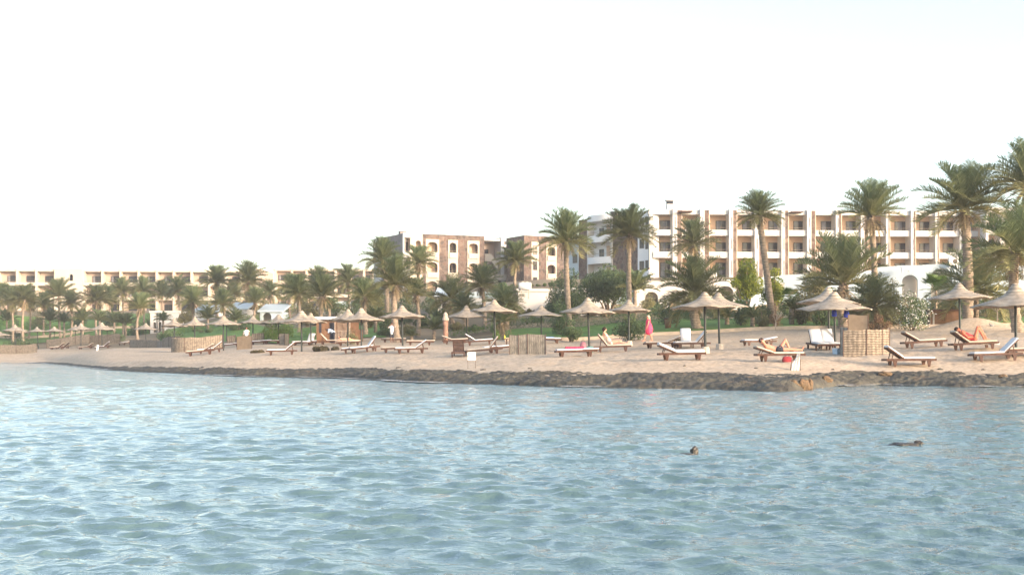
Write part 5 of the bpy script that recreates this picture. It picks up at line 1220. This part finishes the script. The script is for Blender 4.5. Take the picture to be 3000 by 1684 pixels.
# ------------------------------------------------------------ people
def person(name, loc, rz, label, body, skin, clothes=(), hair=None, face=None, vox=.011, y_up=False):
    o = empty(name, loc, rz, label, 'person'); m = MB(); body(m); me = m.mesh('body', skin, True); b = link('body', me, o)
    md = b.modifiers.new('r', 'REMESH'); md.mode = 'VOXEL'; md.voxel_size = vox; md.use_smooth_shade = True; b.modifiers.new('s', 'SMOOTH').iterations = 2
    for nm, fn, mt_ in clothes:
        m = MB(); fn(m); c_ = m.build(nm, mt_, o, True); md = c_.modifiers.new('r', 'REMESH'); md.mode = 'VOXEL'; md.voxel_size = vox*1.2; md.use_smooth_shade = True; c_.modifiers.new('s', 'SMOOTH').iterations = 2
    return o
def V3(*a): return Vector(a)
def hand(m, wrist, d, n, curl=.35, side=1):
    """palm with four fingers and a thumb; d along the hand, n the palm normal"""
    d = Vector(d).normalized(); n = (Vector(n) - d*Vector(n).dot(d)).normalized(); s = d.cross(n)*side; w = Vector(wrist)
    for k in (-1, -.33, .33, 1): m.cap(w + s*k*.012, w + d*.085 + s*k*.030, .017, .014, 6)
    for k, L in ((-1, .062), (-.33, .075), (.33, .080), (1, .068)):
        p = w + d*.088 + s*k*.030; q = p + (d*math.cos(curl) + n*math.sin(curl))*L*.5; r = q + (d*math.cos(curl*2.2) + n*math.sin(curl*2.2))*L*.5
        m.cap(p, q, .0105, .0095, 6); m.cap(q, r, .0095, .0085, 6)
    p = w + d*.03 + s*.03; q = p + (d*.7 + s*.7)*.038; m.cap(p, q, .013, .011, 6); m.cap(q, q + (d*.9 + s*.25 + n*.2)*.032, .011, .009, 6)
def head(m, c, fwd, up, s=1.):
    fwd = Vector(fwd).normalized(); up = (Vector(up) - fwd*Vector(up).dot(fwd)).normalized(); sd_ = up.cross(fwd); c = Vector(c)
    m.cap(c + up*.035*s - fwd*.012*s, c + up*.045*s - fwd*.022*s, .088*s, .092*s, 12); m.cap(c - up*.02*s + fwd*.012*s, c - up*.075*s + fwd*.035*s, .07*s, .042*s, 10)
    m.cap(c + fwd*.085*s + up*.01*s, c + fwd*.108*s - up*.022*s, .010*s, .015*s, 7)           # nose
    m.cap(c + fwd*.082*s - up*.052*s - sd_*.016*s, c + fwd*.082*s - up*.052*s + sd_*.016*s, .010*s, .010*s, 6)   # lips
    m.cap(c + fwd*.076*s + up*.036*s - sd_*.035*s, c + fwd*.076*s + up*.036*s + sd_*.035*s, .013*s, .013*s, 6)  # brow
    for k in (-1, 1): m.cap(c + sd_*k*.086*s - fwd*.01*s - up*.015*s, c + sd_*k*.09*s - fwd*.014*s + up*.02*s, .012*s, .014*s, 6)  # ears
def foot(m, ankle, d, s=1.):
    d = Vector(d).normalized(); a = Vector(ankle); m.cap(a - d*.04 - V3(0,0,.035), a + d*.10 - V3(0,0,.05), .036, .036, 8); m.cap(a + d*.10 - V3(0,0,.05), a + d*.17 - V3(0,0,.06), .036, .024, 8)
def limb(m, pts, rad):
    for (p, q), (a, b) in zip(zip(pts, pts[1:]), zip(rad, rad[1:])): m.cap(p, q, a, b, 10)
def eyes(o, c, fwd, up):
    fwd = Vector(fwd).normalized(); up = (Vector(up) - fwd*Vector(up).dot(fwd)).normalized(); sd_ = up.cross(fwd)
    for k in (-1, 1): m = MB(); m.ell(Vector(c) + fwd*.083 + up*.012 + sd_*k*.031, .009, 8, 6); m.build('eye', M_dark, o, True)
def stand(m, sex='m', fwd=1, stride=.15, arms='down', h=1.0, lean=0.):
    """upright figure facing +x*fwd; stride in metres"""
    f = fwd; hip = .92*h; sh = 1.42*h; lx = lean
    m.cap((0,0,hip), (lx*.5,0,1.15*h), .135, .125, 12); m.cap((lx*.5,0,1.15*h), (lx,0,1.34*h), .125, .13, 12)
    m.cap((lx,-.13,sh-.03), (lx,.13,sh-.03), .07, .07, 10); m.cap((lx,0,sh), (lx+.015*f,0,1.52*h), .055, .05, 8); head(m, (lx+.03*f,0,1.61*h), (f,0,-.08), (0,0,1))
    m.cap((0,-.06,hip), (0,.06,hip), .13, .13, 10)
    for sy, st in ((-1, stride), (1, -stride)):
        kx_ = st*.55 + .03*f; limb(m, [(0,sy*.085,hip-.03), (kx_, sy*.085, .50*h), (st, sy*.08, .09)], [.095, .058, .040]); m.cap((kx_-.02*f, sy*.085, .42*h), (st*.9-.02*f+kx_*.1, sy*.083, .27*h), .055, .045, 8)
        foot(m, (st, sy*.08, .09), (f, sy*.1, 0))
# 1 woman in pink walking (facing left)
c = gp(OTHERP['lady'][0], OTHERP['lady'][2])
def b1(m):
    stand(m, fwd=-1, stride=.24, h=.97)
    for sy, sw_ in ((-1, -.12), (1, .14)):
        e = V3(sw_*.6, sy*.20, 1.12); w_ = V3(sw_-.06, sy*.20, .88); limb(m, [(0,sy*.16,1.34), e, w_], [.05,.038,.027]); hand(m, w_, (-.2,0,-1), (-1,0,0), .4, sy)
P1 = person('person', c, R(12), 'fair-haired woman in a loose bright pink dress walking barefoot across the sand', b1, M_skint,
  [('dress', lambda m: (m.cap((.02,-.11,1.34),(.02,.11,1.34),.10,.10), m.cap((0,0,1.30),(0,0,1.05),.16,.17), m.cap((0,0,1.05),(.03,0,.80),.18,.23), m.cap((.03,0,.80),(.04,0,.66),.235,.25), m.cap((.15,0,1.1),(.20,0,.78),.10,.13)), M_pinkd),
   ('hair', lambda m: (m.cap((.01,0,1.62),(.03,0,1.60),.105,.10), m.cap((.06,0,1.58),(.09,0,1.46),.07,.05)), M_blond)])
eyes(P1, (-.03,0,1.56), (-1,0,-.08), (0,0,1))
# 2 waiter on the terrace
zt2 = zat(828, 131)
def b2(m):
    stand(m, fwd=1, stride=.16)
    e = V3(.0,-.22,1.13); limb(m, [(0,-.17,1.38), e, V3(.22,-.18,1.16)], [.05,.038,.027]); hand(m, (.22,-.18,1.16), (1,0,.1), (0,0,1), .3, -1)
    limb(m, [(0,.17,1.38), V3(-.08,.22,1.1), V3(-.04,.22,.86)], [.05,.038,.027]); hand(m, (-.04,.22,.86), (0,0,-1), (1,0,0), .4, 1)
def shirt(m): m.cap((0,-.14,1.38),(0,.14,1.38),.085,.085); m.cap((0,0,1.36),(0,0,.95),.155,.15); m.cap((0,-.17,1.37),(0,-.21,1.16),.07,.06); m.cap((0,.17,1.37),(-.06,.21,1.15),.07,.06)
def trousers(st=.16):
    def f(m):
        m.cap((0,-.05,.93),(0,.05,.93),.15,.15)
        for sy, s_ in ((-1, st), (1, -st)): limb(m, [(0,sy*.085,.90), (s_*.55+.03,sy*.085,.50), (s_,sy*.08,.12)], [.115,.085,.07])
    return f
def hairf(x, z): return lambda m: m.cap((x-.03,0,z+.02),(x-.02,0,z+.05),.10,.095)
c = wp(1901, 0, 131.6); c.z = zt2 - .05
base = MB(); 
P2 = person('person', c, R(20), 'man in a white shirt and dark trousers on the terrace before the first balconies', b2, M_skind, [('shirt', shirt, M_wsh), ('trousers', trousers(), M_dark), ('hair', hairf(.03,1.62), M_hair)]); eyes(P2, (.03,0,1.61), (1,0,-.08), (0,0,1))
tm_ = MB(); A = gp(1800, 131.2); 
for k in range(1): tm_.box(wp(1840,0,131.2).x, wp(2400,0,131.2).x, 130.9, 136, zt2-.6, zt2-.05)
to = tm_.build('terrace', M_conc, None); tag(to, kind='structure')
# 3 man behind the board
c = gp(OTHERP['behind_board'][0], 101)
def b3(m):
    stand(m, fwd=1, stride=.05)
    for sy in (-1, 1): limb(m, [(0,sy*.17,1.38), V3(.05,sy*.28,1.12), V3(.22,sy*.24,1.0)], [.05,.038,.027]); hand(m, (.22,sy*.24,1.0), (1,0,-.2), (0,0,-1), .5, sy)
P3 = person('person', c, R(-90), 'dark-haired man in a white T-shirt standing behind the plywood board', b3, M_skind, [('shirt', shirt, M_wsh), ('trousers', trousers(.05), M_dark), ('hair', hairf(.03,1.62), M_hair)]); eyes(P3, (.03,0,1.61), (1,0,-.08), (0,0,1))
# 4 bending man at the kiosk
c = gp(978, 104.5)
def b4(m):
    m.cap((0,0,.90),(-.25,0,1.10),.13,.13,12); m.cap((-.25,0,1.10),(-.42,0,1.16),.13,.12,12); m.cap((-.40,-.13,1.16),(-.40,.13,1.16),.07,.07); m.cap((-.45,0,1.17),(-.53,0,1.18),.055,.05); head(m, (-.62,0,1.17), (-.8,0,-.6), (-.6,0,.8))
    for sy, st in ((-1,.08),(1,-.08)): limb(m, [(0,sy*.085,.88),(st*.5-.02,sy*.085,.5),(st,sy*.08,.09)], [.095,.058,.04]); foot(m, (st,sy*.08,.09), (-1,0,0)); limb(m, [(-.40,sy*.17,1.14),(-.46,sy*.2,.9),(-.62,sy*.15,.78)], [.05,.038,.027]); hand(m, (-.62,sy*.15,.78), (-.8,0,-.5), (0,0,-1), .4, sy)
P4 = person('person', c, 0, 'man in a light blue shirt and dark trousers bending forward at the kiosk', b4, M_skind,
  [('shirt', lambda m: (m.cap((-.02,0,.95),(-.25,0,1.11),.15,.15), m.cap((-.25,0,1.11),(-.42,0,1.16),.15,.14), [m.cap((-.40,sy*.16,1.15),(-.45,sy*.2,.95),.075,.06) for sy in (-1,1)]), M_bsh),
   ('trousers', lambda m: (m.cap((0,-.05,.90),(0,.05,.90),.145,.145), [limb(m, [(0,sy*.085,.88),(st*.5-.02,sy*.085,.5),(st,sy*.08,.12)], [.115,.085,.07]) for sy, st in ((-1,.08),(1,-.08))]), M_dark), ('hair', lambda m: m.cap((-.60,0,1.21),(-.64,0,1.22),.095,.09), M_hair)]); eyes(P4, (-.62,0,1.17), (-.8,0,-.6), (-.6,0,.8))
# 5 standing man in white with arms raised to the head
c = gp(OTHERP['standing'][0], OTHERP['standing'][2])
def b5(m):
    stand(m, fwd=1, stride=.05)
    for sy in (-1, 1): limb(m, [(0,sy*.17,1.38), V3(.10,sy*.34,1.30), V3(.16,sy*.16,1.44)], [.05,.038,.027]); hand(m, (.16,sy*.16,1.44), (0,-sy*.6,.8), (-1,0,0), .5, sy)
P5 = person('person', c, R(-90), 'man in a long white T-shirt and dark shorts standing by the thick palm trunk', b5, M_skind,
  [('shirt', lambda m: (m.cap((0,-.14,1.38),(0,.14,1.38),.085,.085), m.cap((0,0,1.36),(0,0,.84),.16,.17), m.cap((0,-.17,1.37),(.07,-.29,1.33),.075,.065), m.cap((0,.17,1.37),(.07,.29,1.33),.075,.065)), M_wsh),
   ('shorts', lambda m: (m.cap((0,-.05,.88),(0,.05,.88),.15,.15), [limb(m, [(0,sy*.085,.86),(.02,sy*.09,.52)], [.12,.105]) for sy in (-1,1)]), M_dark), ('hair', hairf(.03,1.62), M_hair)]); eyes(P5, (.03,0,1.61), (1,0,-.08), (0,0,1))
# figures on loungers: x is world right, origin at the lounger's centre on the sand
def at_l(i): g0 = LPOS[i][0]; return Vector((g0.x, g0.y, g0.z))
# 6 sunbathing man in dark trunks, head at left, hands behind the head, one knee up
c = at_l(35)
def b6(m):
    m.cap((.02,0,.50),(-.25,0,.52),.125,.12,12); m.cap((-.25,0,.52),(-.52,0,.62),.125,.13,12); m.cap((-.60,-.15,.67),(-.60,.15,.67),.07,.07); m.cap((-.62,0,.70),(-.68,0,.77),.055,.055); head(m, (-.72,0,.86), (.75,-.1,.65), (-.65,0,.75))
    limb(m, [(-.60,-.19,.67),(-.80,-.34,.86),(-.80,-.10,.90)], [.052,.04,.028]); hand(m, (-.80,-.10,.90), (0,1,.1), (1,0,0), .5, 1)
    limb(m, [(-.60,.19,.67),(-.80,.34,.88),(-.80,.12,.90)], [.052,.04,.028]); hand(m, (-.80,.12,.90), (0,-1,.1), (1,0,0), .5, -1)
    limb(m, [(.02,.09,.50),(.27,.10,.90),(.46,.10,.50)], [.10,.062,.042]); m.cap((.31,.10,.80),(.41,.10,.62),.058,.045); foot(m, (.46,.10,.50), (1,0,-.15))
    limb(m, [(.02,-.09,.50),(.47,-.11,.51),(.90,-.10,.49)], [.10,.062,.042]); m.cap((.55,-.11,.49),(.72,-.11,.48),.056,.045); m.cap((.92,-.10,.47),(.98,-.12,.60),.036,.03)
P6 = person('person', c, 0, 'tanned man in dark trunks lying with hands behind his head and one knee raised', b6, M_skint,
  [('trunks', lambda m: (m.cap((-.06,-.05,.50),(-.06,.05,.50),.135,.135), m.cap((.02,.09,.52),(.08,.09,.60),.11,.10), m.cap((.02,-.09,.50),(.10,-.09,.50),.112,.105)), M_dark), ('hair', lambda m: m.cap((-.77,0,.885),(-.75,0,.905),.095,.09), M_hair)]); eyes(P6, (-.72,0,.86), (.75,-.1,.65), (-.65,0,.75))
# 7 seated woman on her lounger, seen from behind left, back against raised rest
c = at_l(29)
def b7(m):
    m.cap((-.10,0,.50),(-.26,0,.72),.13,.11,12); m.cap((-.26,0,.72),(-.42,0,.96),.11,.12,12); m.cap((-.44,-.14,1.0),(-.44,.14,1.0),.06,.06); m.cap((-.45,0,1.02),(-.44,0,1.12),.048,.048); head(m, (-.41,0,1.22), (1,0,-.1), (0,0,1))
    for sy in (-1, 1): limb(m, [(-.44,sy*.17,1.0),(-.28,sy*.22,.76),(-.08,sy*.13,.86)], [.045,.035,.026]); hand(m, (-.08,sy*.13,.86), (1,0,.4), (0,0,1), .6, sy); limb(m, [(-.08,sy*.09,.50),(.36,sy*.10,.56),(.76,sy*.10,.46)], [.10,.06,.04]); foot(m, (.78,sy*.10,.47), (.5,0,1))
P7 = person('person', c, 0, 'dark-haired woman sitting up on her lounger, seen from behind', b7, M_skin,
  [('swimsuit', lambda m: (m.cap((-.10,0,.51),(-.26,0,.72),.14,.12), m.cap((-.26,0,.72),(-.37,0,.88),.12,.13), m.cap((-.06,-.06,.5),(-.06,.06,.5),.135,.135)), mat('pale_swimsuit', (.62,.52,.48), .9)), ('towel_wrap', lambda m: (m.cap((.0,-.06,.53),(.42,-.06,.58),.13,.10), m.cap((.0,.06,.53),(.42,.06,.58),.13,.10)), mat('salmon_cloth', (.68,.28,.22), .9)),
   ('hair', lambda m: (m.cap((-.45,0,1.24),(-.43,0,1.26),.11,.105), m.cap((-.48,0,1.2),(-.48,0,1.14),.08,.06)), M_hair)]); eyes(P7, (-.41,0,1.22), (1,0,-.1), (0,0,1))
# 8 reddish sunbather with both knees up
c = at_l(40)
def b8(m):
    m.cap((.05,0,.50),(-.22,0,.56),.12,.12,12); m.cap((-.22,0,.56),(-.50,0,.76),.12,.13,12); m.cap((-.56,-.14,.80),(-.56,.14,.80),.06,.06); m.cap((-.58,0,.82),(-.64,0,.87),.05,.05); head(m, (-.72,0,.90), (.6,-.5,.6), (-.75,0,.65))
    for sy in (-1, 1): limb(m, [(-.56,sy*.18,.78),(-.34,sy*.25,.56),(-.10,sy*.2,.56)], [.048,.037,.027]); hand(m, (-.10,sy*.2,.56), (1,0,0), (0,0,-1), .3, sy)
    for sy, dx in ((-1,0),(1,.16)): limb(m, [(.03,sy*.09,.50),(.14+dx,sy*.10,1.0),(.44+dx,sy*.09,.52)], [.10,.062,.042]); m.cap((.22+dx,sy*.10,.9),(.34+dx,sy*.10,.70),.056,.045); foot(m, (.45+dx,sy*.09,.53), (1,0,-.2))
P8 = person('person', c, 0, 'sunburnt person lying with both knees raised on the lounger behind the right parasol', b8, mat('sunburnt_skin', (.60,.20,.13), .6, .04, 8),
  [('swimsuit', lambda m: (m.cap((.03,-.05,.50),(.03,.05,.50),.13,.13), m.cap((-.05,0,.52),(-.40,0,.68),.135,.14)), M_redf), ('hair', lambda m: m.cap((-.77,0,.92),(-.76,0,.94),.095,.09), M_hair)]); eyes(P8, (-.72,0,.90), (.6,-.5,.6), (-.75,0,.65))
# 9 far sunbather lying face down in front of the kiosk
c = at_l(15)
def b9(m):
    m.cap((.05,0,.48),(-.25,0,.50),.13,.12,12); m.cap((-.25,0,.50),(-.52,0,.52),.12,.12,12); m.cap((-.56,-.14,.51),(-.56,.14,.51),.07,.07); m.cap((-.60,0,.54),(-.66,0,.58),.05,.05); head(m, (-.74,0,.63), (-.5,0,-.8), (-.8,0,.5)); m.cap((.02,-.06,.52),(.02,.06,.52),.14,.14)
    for sy in (-1, 1): limb(m, [(-.56,sy*.18,.52),(-.78,sy*.28,.47),(-.92,sy*.08,.46)], [.048,.037,.027]); hand(m, (-.92,sy*.08,.46), (-.3,-sy*1,0), (0,0,-1), .2, sy); limb(m, [(.06,sy*.09,.48),(.50,sy*.09,.46),(.90,sy*.08,.45)], [.10,.06,.04]); foot(m, (.90,sy*.08,.47), (.8,0,-.2))
P9 = person('person', c, 0, 'bare-backed sunbather lying face down on a lounger before the kiosk', b9, M_skin, [('trunks', lambda m: (m.cap((.03,-.06,.50),(.03,.06,.50),.148,.148), [m.cap((.05,sy*.09,.48),(.22,sy*.09,.48),.115,.10) for sy in (-1,1)]), mat('peach_trunks', (.65,.35,.2), .9)), ('hair', lambda m: m.cap((-.76,0,.66),(-.74,0,.68),.095,.09), M_hair)], vox=.013); eyes(P9, (-.74,0,.63), (-.5,0,-.8), (-.8,0,.5))
towel(2895, 1004, F/66, .8, .6, 0, M_towel, 'white towel hanging over the foot of the reddish sunbather\'s lounger', .08)

# thin evening haze
hz_ = MB(); hz_.box(-330, 330, -40, 420, -1.5, 40); hm = bpy.data.materials.new('haze_air'); hm.use_nodes = True; t = hm.node_tree; t.nodes.remove(t.nodes['Principled BSDF'])
pv = t.nodes.new('ShaderNodeVolumePrincipled'); pv.inputs['Color'].default_value = (.95,.96,1,1); pv.inputs['Density'].default_value = .00045; pv.inputs['Anisotropy'].default_value = .2
t.links.new(pv.outputs[0], t.nodes['Material Output'].inputs['Volume']); ho = hz_.build('haze', hm, None); tag(ho, kind='stuff')

# foam where the ripples meet the rocks
M_foam = plain('sea_foam', (.85,.86,.86), .6)
fm = MB(); rf = random.Random(9)
for pa, pb, k in ((165,330,60),(560,760,40),(1120,1270,70),(1660,1760,25),(1240,1330,25),(2450,2700,25),(2860,3050,25),(860,1100,45),(0,160,40)):
    for _ in range(k):
        px = rf.uniform(pa, pb); D = np.interp(px, WX, WD) - abs(rf.gauss(0, .5)) + .05; x = (px-CX)/F*D; L = rf.uniform(.08,.45)*D/50; W_ = rf.uniform(.03,.12)*D/50; z = .035+rf.uniform(0,.03); n = 8
        i = [fm.vert((x+L*math.cos(2*math.pi*t/n)*(1+.3*rf.uniform(-1,1)), D+W_*math.sin(2*math.pi*t/n)*(1+.3*rf.uniform(-1,1)), z)) for t in range(n)]; fm.f.append(tuple(i))
fo = fm.build('foam', M_foam, None); tag(fo, kind='stuff')

g0 = gp(2306, 49.3); o = empty('beach_bag', g0, .3, 'dark red bag on the sand under the lounger of the man in dark trunks', 'bag'); m = MB(); R_ = []
for z, f_ in ((0,.8),(.08,1),(.2,.9),(.26,.6)): R_.append([m.vert((.24*f_*math.cos(2*math.pi*k/12), .11*f_*math.sin(2*math.pi*k/12), z)) for k in range(12)])
for A, B in zip(R_, R_[1:]): [m.f.append((A[k], A[(k+1)%12], B[(k+1)%12], B[k])) for k in range(12)]
m.f.append(tuple(R_[0][::-1])); m.f.append(tuple(R_[-1])); m.build('bag_body', mat('dark_red_fabric', (.25,.03,.04), .9), o, True); q = MB(); q.tube([(-.1,0,.25),(-.05,0,.33),(.05,0,.33),(.1,0,.25)], .012, 5); q.build('handle', M_dark, o)
